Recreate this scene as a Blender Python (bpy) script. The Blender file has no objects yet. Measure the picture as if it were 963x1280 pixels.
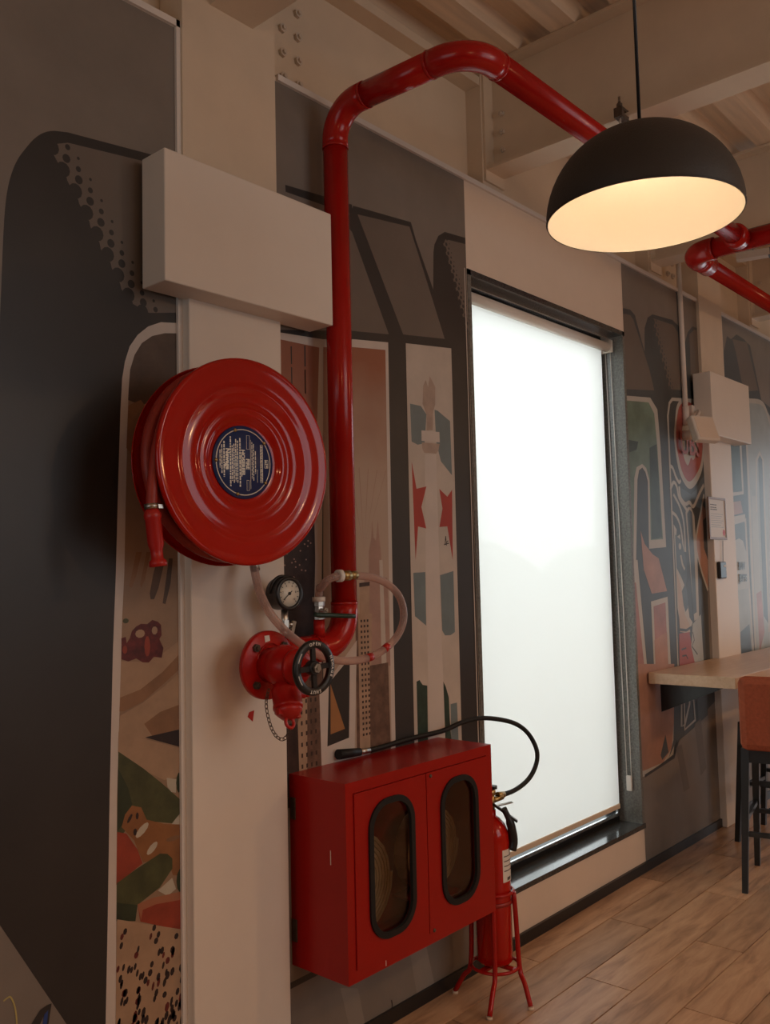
import bpy, bmesh, math, random
from mathutils import Vector, Matrix
random.seed(7)
S = bpy.context.scene
COL = S.collection
PI = math.pi

# ------------------------------------------------------------ camera
cam = bpy.data.cameras.new('camera'); camo = bpy.data.objects.new('camera', cam); COL.objects.link(camo)
Rw = [[0.662148, -0.749025, -0.022839], [-0.036655, -0.062814, 0.997352], [0.748476, 0.659558, 0.069048]]   # rows: right, up, forward
cam.sensor_fit = 'HORIZONTAL'; cam.sensor_width = 36; cam.lens = 36*1119.33/963
cam.clip_start = .02; cam.clip_end = 200
r_, u_, f_ = (Vector(v) for v in Rw)
camo.matrix_world = Matrix(((r_.x, u_.x, -f_.x, 0), (r_.y, u_.y, -f_.y, -2.25), (r_.z, u_.z, -f_.z, 1.627), (0, 0, 0, 1)))
S.camera = camo
# ------------------------------------------------------------ world, lights, exposure
S.view_settings.view_transform = 'Standard'; S.view_settings.look = 'None'
S.view_settings.gamma = 1; S.view_settings.exposure = -0.08
W = bpy.data.worlds.new('overcast_sky'); S.world = W; W.use_nodes = True
W.node_tree.nodes['Background'].inputs[0].default_value = (.97, .985, 1, 1)
W.node_tree.nodes['Background'].inputs[1].default_value = 3.9
S.cycles.max_bounces = 8; S.cycles.transparent_max_bounces = 12
def area(name, loc, rot, sx, sy, power, col):
    l = bpy.data.lights.new(name, 'AREA'); l.shape = 'RECTANGLE'; l.size = sx; l.size_y = sy; l.energy = power; l.color = col
    o = bpy.data.objects.new(name, l); COL.objects.link(o); o.location = loc; o.rotation_euler = rot; return o
def pendant(name, loc, power, col, r=.06):
    # a bulb under an opaque dome: light only goes downwards and sideways
    l = bpy.data.lights.new(name, 'SPOT'); l.energy = power; l.color = col; l.shadow_soft_size = r; l.spot_size = math.radians(158); l.spot_blend = .35
    o = bpy.data.objects.new(name, l); COL.objects.link(o); o.location = loc; return o
WARM = (1, .53, .235)
DAY = (.80, .92, 1)
# daylight through the glazing of the opposite and the street-side walls
area('daylight_front_glazing', (2.9, -5.35, 2.6), (PI/2, 0, 0), 2.5, 2.5, 38, DAY)
area('daylight_far_glazing', (10.8, -1.1, 1.7), (PI/2, 0, PI/2), 1.9, 2.4, 46, DAY)
area('daylight_near_glazing', (-3.3, -1.6, 1.9), (PI/2, 0, -PI/2), 2.6, 1.8, 18, DAY)
# the other pendants of the room
for k, (px, py, pz, pw) in enumerate(((.15, -2.9, 2.75, 34), (1.9, -4.3, 2.75, 50), (4.6, -3.2, 2.75, 125), (-1.6, -1.6, 2.75, 75), (7.6, -2.4, 2.75, 90))):
    pendant('pendant_light', (px, py, pz), pw*.36, WARM, .09)
# added warm fill points that lift the upper walls, no real lamps
for k, (px, py, pz, pw) in enumerate(((.4, -3.6, 2.9, 14), (3.2, -4.4, 2.9, 20), (6.4, -3.4, 2.9, 22), (-1.8, -2.4, 2.9, 8))):
    l = bpy.data.lights.new('fill_light', 'POINT'); l.energy = pw; l.color = WARM; l.shadow_soft_size = .07
    o = bpy.data.objects.new('fill_light', l); COL.objects.link(o); o.location = (px, py, pz)

# ------------------------------------------------------------ materials
MATS = {}
def mat(name, col, rough=.5, metal=0.0, spec=.5, var=0.0, scale=6.0, bump=0.0, bscale=60.0, stretch=None, col2=None, coat=0.0, emit=None, estr=0, trans=0.0):
    m = bpy.data.materials.new(name); MATS[name] = m; m.use_nodes = True
    nt = m.node_tree; b = nt.nodes['Principled BSDF']
    b.inputs['Base Color'].default_value = (*col, 1); b.inputs['Roughness'].default_value = rough
    b.inputs['Metallic'].default_value = metal; b.inputs['Specular IOR Level'].default_value = spec
    b.inputs['Coat Weight'].default_value = coat; b.inputs['Coat Roughness'].default_value = .1
    if trans: b.inputs['Transmission Weight'].default_value = trans
    if emit: b.inputs['Emission Color'].default_value = (*emit, 1); b.inputs['Emission Strength'].default_value = estr
    if var or bump or col2:
        tc = nt.nodes.new('ShaderNodeTexCoord'); mp = nt.nodes.new('ShaderNodeMapping')
        nt.links.new(tc.outputs['Object'], mp.inputs[0])
        if stretch: mp.inputs['Scale'].default_value = stretch
        if var or col2:
            n = nt.nodes.new('ShaderNodeTexNoise'); n.inputs['Scale'].default_value = scale; n.inputs['Detail'].default_value = 6
            n.inputs['Roughness'].default_value = .6
            nt.links.new(mp.outputs[0], n.inputs['Vector'])
            cr = nt.nodes.new('ShaderNodeValToRGB'); cr.color_ramp.elements[0].position = .3; cr.color_ramp.elements[1].position = .7
            c2 = col2 or tuple(min(1, c*(1+var)) for c in col); c1 = col if col2 else tuple(c*(1-var) for c in col)
            cr.color_ramp.elements[0].color = (*c1, 1); cr.color_ramp.elements[1].color = (*c2, 1)
            nt.links.new(n.outputs['Fac'], cr.inputs[0]); nt.links.new(cr.outputs[0], b.inputs['Base Color'])
        if bump:
            n2 = nt.nodes.new('ShaderNodeTexNoise'); n2.inputs['Scale'].default_value = bscale; n2.inputs['Detail'].default_value = 4
            nt.links.new(mp.outputs[0], n2.inputs['Vector'])
            bp = nt.nodes.new('ShaderNodeBump'); bp.inputs['Strength'].default_value = bump; bp.inputs['Distance'].default_value = .004
            nt.links.new(n2.outputs['Fac'], bp.inputs['Height']); nt.links.new(bp.outputs[0], b.inputs['Normal'])
    return m
CREAM = mat('cream_wall_paint', (.74, .61, .49), .55, var=.04, scale=3, bump=.15, bscale=40)
CREAM_STEEL = mat('cream_steel_paint', (.68, .55, .41), .45, var=.05, scale=4, bump=.08, bscale=20)
WHITE = mat('white_paint', (.74, .66, .57), .45, var=.03, scale=3)
WHITE_TRIM = mat('white_trim_paint', (.75, .68, .61), .5)
DECK = mat('galvanised_deck', (.80, .63, .46), .45, .1, var=.15, scale=5, stretch=(.3, 4, 4))
RED = mat('red_gloss_enamel', (.42, .0085, .003), .10, spec=.42, var=.06, scale=3)
RED_PIPE = mat('red_pipe_enamel', (.38, .009, .006), .2, spec=.36, var=.1, scale=5)
RED_CAB = mat('red_cabinet_enamel', (.32, .0075, .005), .3, spec=.3, var=.06, scale=4)
RED_VALVE = mat('red_cast_enamel', (.42, .009, .006), .32, spec=.3, var=.14, scale=18, bump=.2, bscale=60)
RED_PLASTIC = mat('red_plastic', (.42, .016, .012), .36, spec=.4, var=.05)
RED_RUBBER = mat('red_rubber_hose', (.32, .032, .02), .45, spec=.4, var=.12, scale=20)
RED_DRUM = mat('dark_red_drum', (.30, .015, .01), .4)
BLACK = mat('black_satin', (.012, .012, .013), .35)
BLACK_WHEEL = mat('black_cast_paint', (.010, .010, .011), .4, bump=.15, bscale=80)
BLACK_RUBBER = mat('black_rubber', (.010, .010, .010), .55, spec=.3)
BLACK_SHADE = mat('black_textured_shade', (.030, .024, .019), .6, bump=.3, bscale=220)
SHADE_IN = mat('cream_shade_lining', (.84, .79, .69), .45)
DARK_FRAME = mat('dark_anodised_aluminium', (.03, .03, .032), .3, .6)
ALU = mat('bright_aluminium', (.72, .73, .75), .22, 1)
STEEL = mat('zinc_steel', (.50, .48, .44), .32, 1, var=.15, scale=30)
BRASS = mat('aged_brass', (.42, .30, .13), .35, 1, var=.2, scale=30)
BOLT = mat('painted_bolt', (.60, .50, .40), .5)
DARK_BOLT = mat('rusty_bolt', (.10, .07, .05), .6, .4, var=.3, scale=40)
GRANITE = mat('dark_granite', (.05, .052, .05), .14, var=.55, scale=120)
GRANITE_JAMB = mat('grey_granite_jamb', (.15, .15, .135), .3, var=.4, scale=90)
SKIRT = mat('black_skirting', (.014, .014, .014), .35)
LABEL_BLUE = mat('blue_label', (.010, .03, .12), .35)
LABEL_PRINT = mat('pale_label_print', (.72, .66, .55), .4, .2)
LABEL_WHITE = mat('white_label', (.72, .68, .62), .5)
PRINT_DARK = mat('dark_print', (.06, .05, .05), .5)
SEAL_RED = mat('red_seal', (.6, .06, .08), .5)
GREEN = mat('green_grip', (.006, .035, .024), .4)
COUNTER = mat('light_oak_laminate', (.50, .33, .20), .34, var=0, col2=(.60, .42, .27), scale=5, stretch=(.8, 8, 8))
FABRIC = mat('rust_orange_fabric', (.30, .075, .035), .85, spec=.2, var=.15, scale=60, bump=.3, bscale=400)
STOOL_BLACK = mat('black_stained_wood', (.014, .017, .017), .35)
DIAL = mat('dial_face', (.72, .68, .58), .4)
CANVAS = mat('canvas_fire_hose', (.52, .46, .34), .8, var=.12, scale=30)
CONCRETE_OUT = mat('outdoor_paving', (.42, .41, .39), .8, var=.2, scale=2)
BLOCKER = mat('outdoor_blocker', (.12, .15, .10), .8, var=.4, scale=9)
RAWWALL = mat('plain_room_paint', (.50, .43, .36), .7)

def glass_mat(name, tint, gl, rough=.03):
    m = bpy.data.materials.new(name); m.use_nodes = True; nt = m.node_tree; nt.nodes.clear()
    o = nt.nodes.new('ShaderNodeOutputMaterial'); mx = nt.nodes.new('ShaderNodeMixShader')
    t = nt.nodes.new('ShaderNodeBsdfTransparent'); g = nt.nodes.new('ShaderNodeBsdfGlossy'); lw = nt.nodes.new('ShaderNodeLayerWeight'); lw.inputs[0].default_value = .5
    pw = nt.nodes.new('ShaderNodeMath'); pw.operation = 'POWER'; pw.inputs[1].default_value = 5; nt.links.new(lw.outputs['Facing'], pw.inputs[0])
    fr = nt.nodes.new('ShaderNodeMapRange'); fr.inputs[3].default_value = gl; fr.inputs[4].default_value = 1; nt.links.new(pw.outputs[0], fr.inputs[0])
    t.inputs[0].default_value = (*tint, 1); g.inputs['Roughness'].default_value = rough
    nt.links.new(fr.outputs[0], mx.inputs[0]); nt.links.new(t.outputs[0], mx.inputs[1]); nt.links.new(g.outputs[0], mx.inputs[2])
    nt.links.new(mx.outputs[0], o.inputs[0]); return m
GLASS = glass_mat('window_glass', (.92, .95, .95), .04)
PERSPEX = glass_mat('smoked_perspex', (.86, .80, .72), .045, .08)
def clear_hose():
    m = bpy.data.materials.new('clear_braided_hose'); m.use_nodes = True; nt = m.node_tree; b = nt.nodes['Principled BSDF']
    b.inputs['Base Color'].default_value = (.62, .45, .40, 1); b.inputs['Roughness'].default_value = .18
    t = nt.nodes.new('ShaderNodeBsdfTransparent'); t.inputs[0].default_value = (.85, .72, .66, 1)
    mx = nt.nodes.new('ShaderNodeMixShader'); lw = nt.nodes.new('ShaderNodeLayerWeight'); lw.inputs[0].default_value = .35
    mr = nt.nodes.new('ShaderNodeMapRange'); mr.inputs[3].default_value = .28; mr.inputs[4].default_value = .9
    nt.links.new(lw.outputs['Facing'], mr.inputs[0]); nt.links.new(mr.outputs[0], mx.inputs[0])
    nt.links.new(t.outputs[0], mx.inputs[1]); nt.links.new(b.outputs[0], mx.inputs[2])
    nt.links.new(mx.outputs[0], nt.nodes['Material Output'].inputs[0]); return m
CLEAR = clear_hose()
def blind_mat():
    m = bpy.data.materials.new('white_translucent_blind'); m.use_nodes = True; nt = m.node_tree; nt.nodes.clear()
    o = nt.nodes.new('ShaderNodeOutputMaterial')
    d = nt.nodes.new('ShaderNodeBsdfDiffuse'); d.inputs[0].default_value = (.85, .83, .78, 1)
    t = nt.nodes.new('ShaderNodeBsdfTranslucent'); t.inputs[0].default_value = (.95, .95, .92, 1)
    p = nt.nodes.new('ShaderNodeBsdfTransparent'); p.inputs[0].default_value = (1, 1, 1, 1)
    m1 = nt.nodes.new('ShaderNodeMixShader'); m1.inputs[0].default_value = .62
    m2 = nt.nodes.new('ShaderNodeMixShader'); m2.inputs[0].default_value = .028
    nt.links.new(d.outputs[0], m1.inputs[1]); nt.links.new(t.outputs[0], m1.inputs[2])
    nt.links.new(m1.outputs[0], m2.inputs[1]); nt.links.new(p.outputs[0], m2.inputs[2]); nt.links.new(m2.outputs[0], o.inputs[0]); return m
BLIND = blind_mat()
def wood_floor():
    m = bpy.data.materials.new('brown_wood_plank'); m.use_nodes = True; nt = m.node_tree; b = nt.nodes['Principled BSDF']
    tc = nt.nodes.new('ShaderNodeTexCoord'); oi = nt.nodes.new('ShaderNodeObjectInfo'); mp = nt.nodes.new('ShaderNodeMapping')
    mp.inputs['Scale'].default_value = (1.3, 9, 1)
    cb = nt.nodes.new('ShaderNodeCombineXYZ'); mu = nt.nodes.new('ShaderNodeMath'); mu.operation = 'MULTIPLY'; mu.inputs[1].default_value = 37
    nt.links.new(oi.outputs['Random'], mu.inputs[0]); nt.links.new(mu.outputs[0], cb.inputs[0]); nt.links.new(mu.outputs[0], cb.inputs[1])
    nt.links.new(tc.outputs['Object'], mp.inputs[0]); nt.links.new(cb.outputs[0], mp.inputs['Location'])
    n = nt.nodes.new('ShaderNodeTexNoise'); n.inputs['Scale'].default_value = 2.2; n.inputs['Detail'].default_value = 8; n.inputs['Roughness'].default_value = .62; n.inputs['Distortion'].default_value = .6
    nt.links.new(mp.outputs[0], n.inputs['Vector'])
    cr = nt.nodes.new('ShaderNodeValToRGB')
    e = cr.color_ramp.elements; e[0].position = .28; e[0].color = (.25, .135, .074, 1); e[1].position = .72; e[1].color = (.60, .38, .225, 1)
    x = e.new(.5); x.color = (.48, .285, .162, 1)
    nt.links.new(n.outputs['Fac'], cr.inputs[0])
    hv = nt.nodes.new('ShaderNodeHueSaturation'); mr = nt.nodes.new('ShaderNodeMapRange'); mr.inputs[3].default_value = .82; mr.inputs[4].default_value = 1.15
    nt.links.new(oi.outputs['Random'], mr.inputs[0]); nt.links.new(mr.outputs[0], hv.inputs['Value']); nt.links.new(cr.outputs[0], hv.inputs['Color'])
    nt.links.new(hv.outputs[0], b.inputs['Base Color']); b.inputs['Roughness'].default_value = .38; return m
PLANK = wood_floor()
GROUT = mat('plank_joint', (.035, .022, .014), .8)

# ------------------------------------------------------------ mesh helpers
class MB:
    def __init__(s): s.bm = bmesh.new(); s.mi = 0
    def _f(s, vs, smooth=False):
        try:
            f = s.bm.faces.new(vs); f.material_index = s.mi; f.smooth = smooth; return f
        except ValueError: return None
    def box(s, x0, x1, y0, y1, z0, z1, bev=0.0):
        v = [s.bm.verts.new(p) for p in ((x0,y0,z0),(x1,y0,z0),(x1,y1,z0),(x0,y1,z0),(x0,y0,z1),(x1,y0,z1),(x1,y1,z1),(x0,y1,z1))]
        fs = [s._f([v[i] for i in q]) for q in ((3,2,1,0),(4,5,6,7),(0,1,5,4),(1,2,6,5),(2,3,7,6),(3,0,4,7))]
        if bev:
            es = list({e for f in fs for e in f.edges})
            r = bmesh.ops.bevel(s.bm, geom=es, offset=bev, segments=2, profile=.5, affect='EDGES')
        return s
    def obox(s, c, ax, ay, az, hx, hy, hz):
        c, ax, ay, az = Vector(c), Vector(ax), Vector(ay), Vector(az)
        v = [s.bm.verts.new(c+ax*hx*a+ay*hy*b+az*hz*d) for d in (-1,1) for a, b in ((-1,-1),(1,-1),(1,1),(-1,1))]
        for q in ((3,2,1,0),(4,5,6,7),(0,1,5,4),(1,2,6,5),(2,3,7,6),(3,0,4,7)): s._f([v[i] for i in q])
        return s
    def rings(s, rs, close=False, caps=True, smooth=True):
        n = len(rs[0]); R = [[s.bm.verts.new(p) for p in r] for r in rs]
        m = len(R)
        for i in range(m if close else m-1):
            a, b = R[i], R[(i+1) % m]
            for j in range(n): s._f([a[j], a[(j+1) % n], b[(j+1) % n], b[j]], smooth)
        if caps and not close: s._f(R[0][::-1]); s._f(R[-1])
        return s
    def tube(s, pts, r, n=12, smooth_path=0, close=False, caps=True):
        pts = [Vector(p) for p in pts]
        if smooth_path: pts = spline(pts, smooth_path, close)
        N = len(pts); rr = r if isinstance(r, (list, tuple)) else [r]*N
        T = []
        for i in range(N):
            a = pts[(i-1) % N] if (close or i > 0) else pts[i]; b = pts[(i+1) % N] if (close or i < N-1) else pts[i]
            T.append((b-a).normalized())
        u = T[0].orthogonal().normalized(); rings = []
        for i in range(N):
            u = (u-T[i]*u.dot(T[i])).normalized(); w = T[i].cross(u)
            rings.append([pts[i]+(u*math.cos(2*PI*k/n)+w*math.sin(2*PI*k/n))*rr[i] for k in range(n)])
        return s.rings(rings, close, caps)
    def lathe(s, prof, o, axis, n=32, smooth=True, ring=False):
        """prof: (radius, distance along axis)"""
        o, a = Vector(o), Vector(axis).normalized(); u = a.orthogonal().normalized(); w = a.cross(u)
        rings = []
        for r, t in prof:
            rings.append([o+a*t+(u*math.cos(2*PI*k/n)+w*math.sin(2*PI*k/n))*max(r, 1e-5) for k in range(n)])
        return s.rings(rings, ring, not ring, smooth)
    def cyl(s, a, b, r, n=16, r2=None):
        a, b = Vector(a), Vector(b); d = b-a
        return s.lathe(((r, 0), (r if r2 is None else r2, d.length)), a, d, n)
    def hexbolt(s, c, axis, r, h):
        return s.lathe(((r, 0), (r, h), (r*.55, h), (r*.5, h*1.6)), c, axis, 6, False)
    def poly(s, pts3): return s._f([s.bm.verts.new(p) for p in pts3])
    def prism(s, pts, d):
        """closed outline extruded by vector d"""
        d = Vector(d); a = [s.bm.verts.new(p) for p in pts]; b = [s.bm.verts.new(Vector(p)+d) for p in pts]
        s._f(a[::-1]); s._f(b); n = len(a)
        for i in range(n): s._f([a[i], a[(i+1) % n], b[(i+1) % n], b[i]])
        return s
    def frame_prism(s, outer, inner, d):
        d = Vector(d); n = len(outer)
        L = [[s.bm.verts.new(Vector(p)+d*k) for p in q] for q in (outer, inner) for k in (0, 1)]
        o0, o1, i0, i1 = L
        for i in range(n):
            j = (i+1) % n
            s._f([o0[i], o0[j], i0[j], i0[i]]); s._f([o1[j], o1[i], i1[i], i1[j]])
            s._f([o0[j], o0[i], o1[i], o1[j]]); s._f([i0[i], i0[j], i1[j], i1[i]])
        return s
    def mesh(s, name, mats):
        bmesh.ops.recalc_face_normals(s.bm, faces=s.bm.faces)
        me = bpy.data.meshes.new(name); s.bm.to_mesh(me); s.bm.free()
        for m in (mats if isinstance(mats, (list, tuple)) else [mats]): me.materials.append(m)
        return me
    def build(s, name, m, parent=None, label=None, kind=None, recalc=True):
        o = bpy.data.objects.new(name, s.mesh(name, m)); COL.objects.link(o)
        if parent is not None: adopt(o, parent)
        if label: o['label'] = label
        if kind: o['kind'] = kind
        return o
def spline(P, n, close=False):
    out = []; N = len(P)
    for i in range(N if close else N-1):
        p0 = P[(i-1) % N] if (close or i > 0) else P[0]*2-P[1]; p1 = P[i]; p2 = P[(i+1) % N]
        p3 = P[(i+2) % N] if (close or i+2 < N) else P[N-1]*2-P[N-2]
        for k in range(n):
            t = k/n
            out.append(.5*((2*p1)+(p2-p0)*t+(2*p0-5*p1+4*p2-p3)*t*t+(3*p1-p0-3*p2+p3)*t**3))
    if not close: out.append(P[-1])
    return out
def WM(o):
    m = o.matrix_basis.copy()
    return WM(o.parent) @ o.matrix_parent_inverse @ m if o.parent else m
def adopt(o, parent):
    """parent without moving the mesh (mesh data is in world coordinates)"""
    o.parent = parent; o.matrix_parent_inverse = WM(parent).inverted()
def local(o, parent):
    o.parent = parent; return o
def tag(o, label, cat, group=None):
    o['label'] = label; o['category'] = cat
    if group: o['group'] = group
    return o
def thing(name, label, cat, loc, rz=0, group=None):
    o = bpy.data.objects.new(name, None); o.empty_display_size = .05; COL.objects.link(o); o.location = loc; o.rotation_euler = (0, 0, rz)
    return tag(o, label, cat, group)
def structure(o, label=None):
    o['kind'] = 'structure'
    if label: o['label'] = label
    return o
def fillet(P, r, n=8):
    P = [Vector(p) for p in P]; out = [P[0]]
    for i in range(1, len(P)-1):
        a = (P[i-1]-P[i]).normalized(); b = (P[i+1]-P[i]).normalized(); rad = r[i-1] if isinstance(r, (list, tuple)) else r
        ang = a.angle(b); d = rad/math.tan(ang/2); c = P[i]+(a+b).normalized()*(rad/math.sin(ang/2))
        p, q = P[i]+a*d-c, P[i]+b*d-c; tot = p.angle(q); ax = p.cross(q).normalized()
        for k in range(n+1): out.append(c+Matrix.Rotation(tot*k/n, 3, ax) @ p)
    out.append(P[-1]); return out
def text_mesh(s, size, align='CENTER', depth=.0003, bold=0.0, shear=0):
    cu = bpy.data.curves.new('lettering', 'FONT'); cu.body = s; cu.size = size; cu.align_x = align; cu.align_y = 'CENTER'; cu.extrude = depth
    cu.resolution_u = 3; cu.offset = bold; cu.shear = shear
    o = bpy.data.objects.new('lettering_source', cu); COL.objects.link(o)
    bpy.context.view_layer.update()
    me = bpy.data.meshes.new_from_object(o.evaluated_get(bpy.context.evaluated_depsgraph_get()))
    bpy.data.objects.remove(o); bpy.data.curves.remove(cu); return me
def add_text(mb, s, M, size, **k):
    me = text_mesh(s, size, **k); n = len(mb.bm.verts); nf = len(mb.bm.faces)
    mb.bm.from_mesh(me); mb.bm.verts.ensure_lookup_table()
    for v in mb.bm.verts[n:]: v.co = M @ v.co
    mb.bm.faces.ensure_lookup_table()
    for f in mb.bm.faces[nf:]: f.material_index = mb.mi
    bpy.data.meshes.remove(me)
def basis(o, x, y):
    x, y = Vector(x).normalized(), Vector(y).normalized(); z = x.cross(y)
    return Matrix(((x.x, y.x, z.x, o[0]), (x.y, y.y, z.y, o[1]), (x.z, y.z, z.z, o[2]), (0, 0, 0, 1)))
def copy_tree(o, parent=None):
    c = o.copy(); COL.objects.link(c)
    if parent is not None:
        c.parent = parent; c.matrix_parent_inverse = o.matrix_parent_inverse.copy()
    for ch in list(o.children): copy_tree(ch, c)
    return c

# ============================================================ SETTING
floor = structure(MB().box(-3.5, 11, -5.5, .25, -.12, -.006).build('floor', GROUT))
# planks 1.22 x .205 m, half-offset joints, a 3 mm joint
PW, PL = .205, 1.22
pm = MB().box(.002, PL-.002, .002, PW-.002, -.006, 0, .0012).mesh('plank', PLANK)
row = 0; y1 = .0
ROWS = [0.04, -.16]
while ROWS[-1] > -4.6: ROWS.append(ROWS[-1]-PW)
for r in range(len(ROWS)-1):
    x = 3.285-PL*3 if r % 2 == 0 else 3.895-PL*3
    x -= 0
    while x < 9.2:
        if x > .6 or r < 18:
            o = bpy.data.objects.new('plank', pm); COL.objects.link(o); o.location = (x, ROWS[r+1], 0)
            o.parent = floor
        x += PL
# ---- back wall: slabs
wall = structure(MB().box(-3.5, 1.62, 0, .2, 0, 3.365).build('wall_back', MATS['cream_wall_paint']))
def wpiece(name, x0, x1, y0, y1, z0, z1, m, bev=0, parent=wall): return MB().box(x0, x1, y0, y1, z0, z1, bev).build(name, m, parent)
wpiece('mural_panel', 2.0, 3.13, 0, .2, 0, 3.365, CREAM)
wpiece('window_surround', 3.13, 4.615, 0, .2, 2.952, 3.365, CREAM)
wpiece('window_surround', 3.13, 4.615, 0, .2, 0, .236, CREAM)
wpiece('mural_panel', 4.615, 5.69, 0, .2, 0, 3.365, CREAM)
wpiece('mural_panel', 6.05, 11, 0, .2, 0, 3.365, CREAM)
# wall beam web behind the recess above the panels
ub = structure(MB().box(-3.5, 11, .10, .16, 3.30, 4.02).build('wall_upper', CREAM_STEEL))
MB().box(-3.5, 11, .02, .16, 3.86, 3.90).build('beam_flange', CREAM_STEEL, ub)
# ledge trim
tr = structure(MB().box(-3.5, 1.62, -.012, .10, 3.350, 3.372).build('trim_1', WHITE_TRIM))
structure(MB().box(2.03, 5.66, -.012, .10, 3.350, 3.372).build('trim_2', WHITE_TRIM))
structure(MB().box(6.08, 11, -.012, .10, 3.350, 3.372).build('trim_3', WHITE_TRIM))
structure(MB().box(1.606, 1.622, -.012, .10, .0, 3.372).build('trim_4', WHITE_TRIM))
structure(MB().box(6.055, 6.075, -.014, .01, .0, 3.365).build('trim_5', WHITE_TRIM))
# baseboards
bb = structure(MB().box(2.0, 5.69, -.013, .0, 0, .05).build('baseboard_back', SKIRT))
for x0_, x1_ in ((-3.5, 1.606), (6.05, 11)): MB().box(x0_, x1_, -.013, 0, 0, .05).build('baseboard_piece', SKIRT, bb)
# other walls of the room
structure(MB().box(-3.7, -3.5, -5.5, .25, -.1, 4.1).build('wall_left', RAWWALL))
structure(MB().box(11, 11.2, -5.5, .25, -.1, 4.1).build('wall_right', RAWWALL))
structure(MB().box(-3.7, 11.2, -5.7, -5.5, -.1, 4.1).build('wall_front', RAWWALL))
# columns: boxed lower casing, steel flange above
def column(x0, x1, d=.045):
    c = structure(MB().box(x0, x1, -d, .2, 0, 2.50, .004).build('column', WHITE))
    MB().box(x0, x1+.012, -.02, .098, 2.50, 4.0).build('steel_flange', CREAM_STEEL, c)
    MB().box((x0+x1)/2-.02, (x0+x1)/2+.02, .02, .2, 3.3, 4.0).build('steel_web', CREAM_STEEL, c)
    return c
c1 = column(1.622, 1.995); c2 = column(5.668, 6.045)
pm_ = MB()
pm_.prism([(1.838,-0.046,1.206),(1.858,-0.046,1.209),(1.851,-0.046,1.175),(1.831,-0.046,1.192)], (0, .0008, 0))
pm_.build('paint_chip', RED_PLASTIC, c1, 'red paint smear')
# ceiling: ribbed deck, ribs along x
cd = MB(); prof = []
pitch = .285; y = -5.6
while y < .3:
    for dy, z in ((0, 3.955), (.115, 3.955), (.150, 4.015), (.250, 4.015)): prof.append((y+dy, z))
    y += pitch
prof2 = prof + [(prof[-1][0], 4.08), (prof[0][0], 4.08)]
cd.prism([(-3.6, a, b) for a, b in prof2], (14.8, 0, 0))
ceil = structure(cd.build('ceiling', DECK))
# roof beams across the room
def roof_beam(xc, y1=.004, z0=3.46):
    b = structure(MB().box(xc-.005, xc+.005, -5.5, y1, z0+.014, 3.94).build('beam', CREAM_STEEL))
    MB().box(xc-.072, xc+.072, -5.5, y1, z0, z0+.014).build('bottom_flange', CREAM_STEEL, b)
    MB().box(xc-.072, xc+.072, -5.5, y1, 3.937, 3.953).build('top_flange', CREAM_STEEL, b)
    MB().box(xc-.075, xc+.075, y1, y1+.012, z0-.05, 3.95).build('end_plate', CREAM_STEEL, b)
    MB().box(xc-.085, xc+.085, y1+.012, .10, z0-.16, 3.95).build('bearing_post', CREAM_STEEL, b)
    for k in range(3):
        MB().hexbolt((xc-.005, y1-.05, 3.56+k*.085), (-1, 0, 0), .014, .012).build('bolt', BOLT, b)
    return b
bm1 = roof_beam(3.385); bm2 = roof_beam(5.10); bm3 = roof_beam(6.8); 
b0 = structure(MB().box(1.815, 1.825, -5.5, -.02, 3.50, 3.94).build('beam', CREAM_STEEL))
MB().box(1.73, 1.91, -5.5, -.02, 3.475, 3.495).build('bottom_flange', CREAM_STEEL, b0)
MB().box(1.73, 1.91, -5.5, -.02, 3.937, 3.953).build('top_flange', CREAM_STEEL, b0)
# bolted splice on the wall beam right of the column
for kx in (0, 1):
    for kz in range(6):
        MB().hexbolt((2.150+kx*.078, .10, 3.452+kz*.0925), (0, -1, 0), .017, .014).build('bolt', BOLT, ub)
for kx in (0, 1):
    for kz in range(5):
        MB().hexbolt((5.47+kx*.075, .10, 3.43+kz*.085), (0, -1, 0), .017, .014).build('bolt', BOLT, ub)

# ---- window in its granite-lined reveal
win = structure(MB().box(3.13, 3.155, -.004, .2, .252, 2.952).build('window_1', GRANITE_JAMB))
MB().box(4.59, 4.615, -.004, .2, .252, 2.952).build('jamb', GRANITE_JAMB, win)
MB().box(3.13, 4.615, -.004, .2, 2.927, 2.952).build('head_lining', GRANITE, win)
MB().box(3.13, 4.617, -.010, .2, .228, .252).build('sill', GRANITE, win)
fr = MB().frame_prism([(3.155,.13,.252),(4.59,.13,.252),(4.59,.13,2.927),(3.155,.13,2.927)], [(3.20,.13,.30),(4.545,.13,.30),(4.545,.13,2.88),(3.20,.13,2.88)], (0,.06,0)).build('frame', DARK_FRAME, win)
MB().frame_prism([(3.188,.118,.285),(4.562,.118,.285),(4.562,.118,2.895),(3.188,.118,2.895)], [(3.202,.118,.30),(4.547,.118,.30),(4.547,.118,2.88),(3.202,.118,2.88)], (0,.013,0)).build('glazing_bead', ALU, win)
MB().box(3.158, 4.588, .046, .056, 2.905, 2.927).box(3.158, 4.588, .056, .11, 2.918, 2.927).build('head_track', ALU, win)
MB().box(3.2, 4.545, .158, .164, .30, 2.88).build('pane', GLASS, win)
# outside: paving, and clumps added to dim the lower part of the blind
structure(MB().box(-6, 14, .3, 30, -.35, -.2).build('ground', CONCRETE_OUT))

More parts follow.
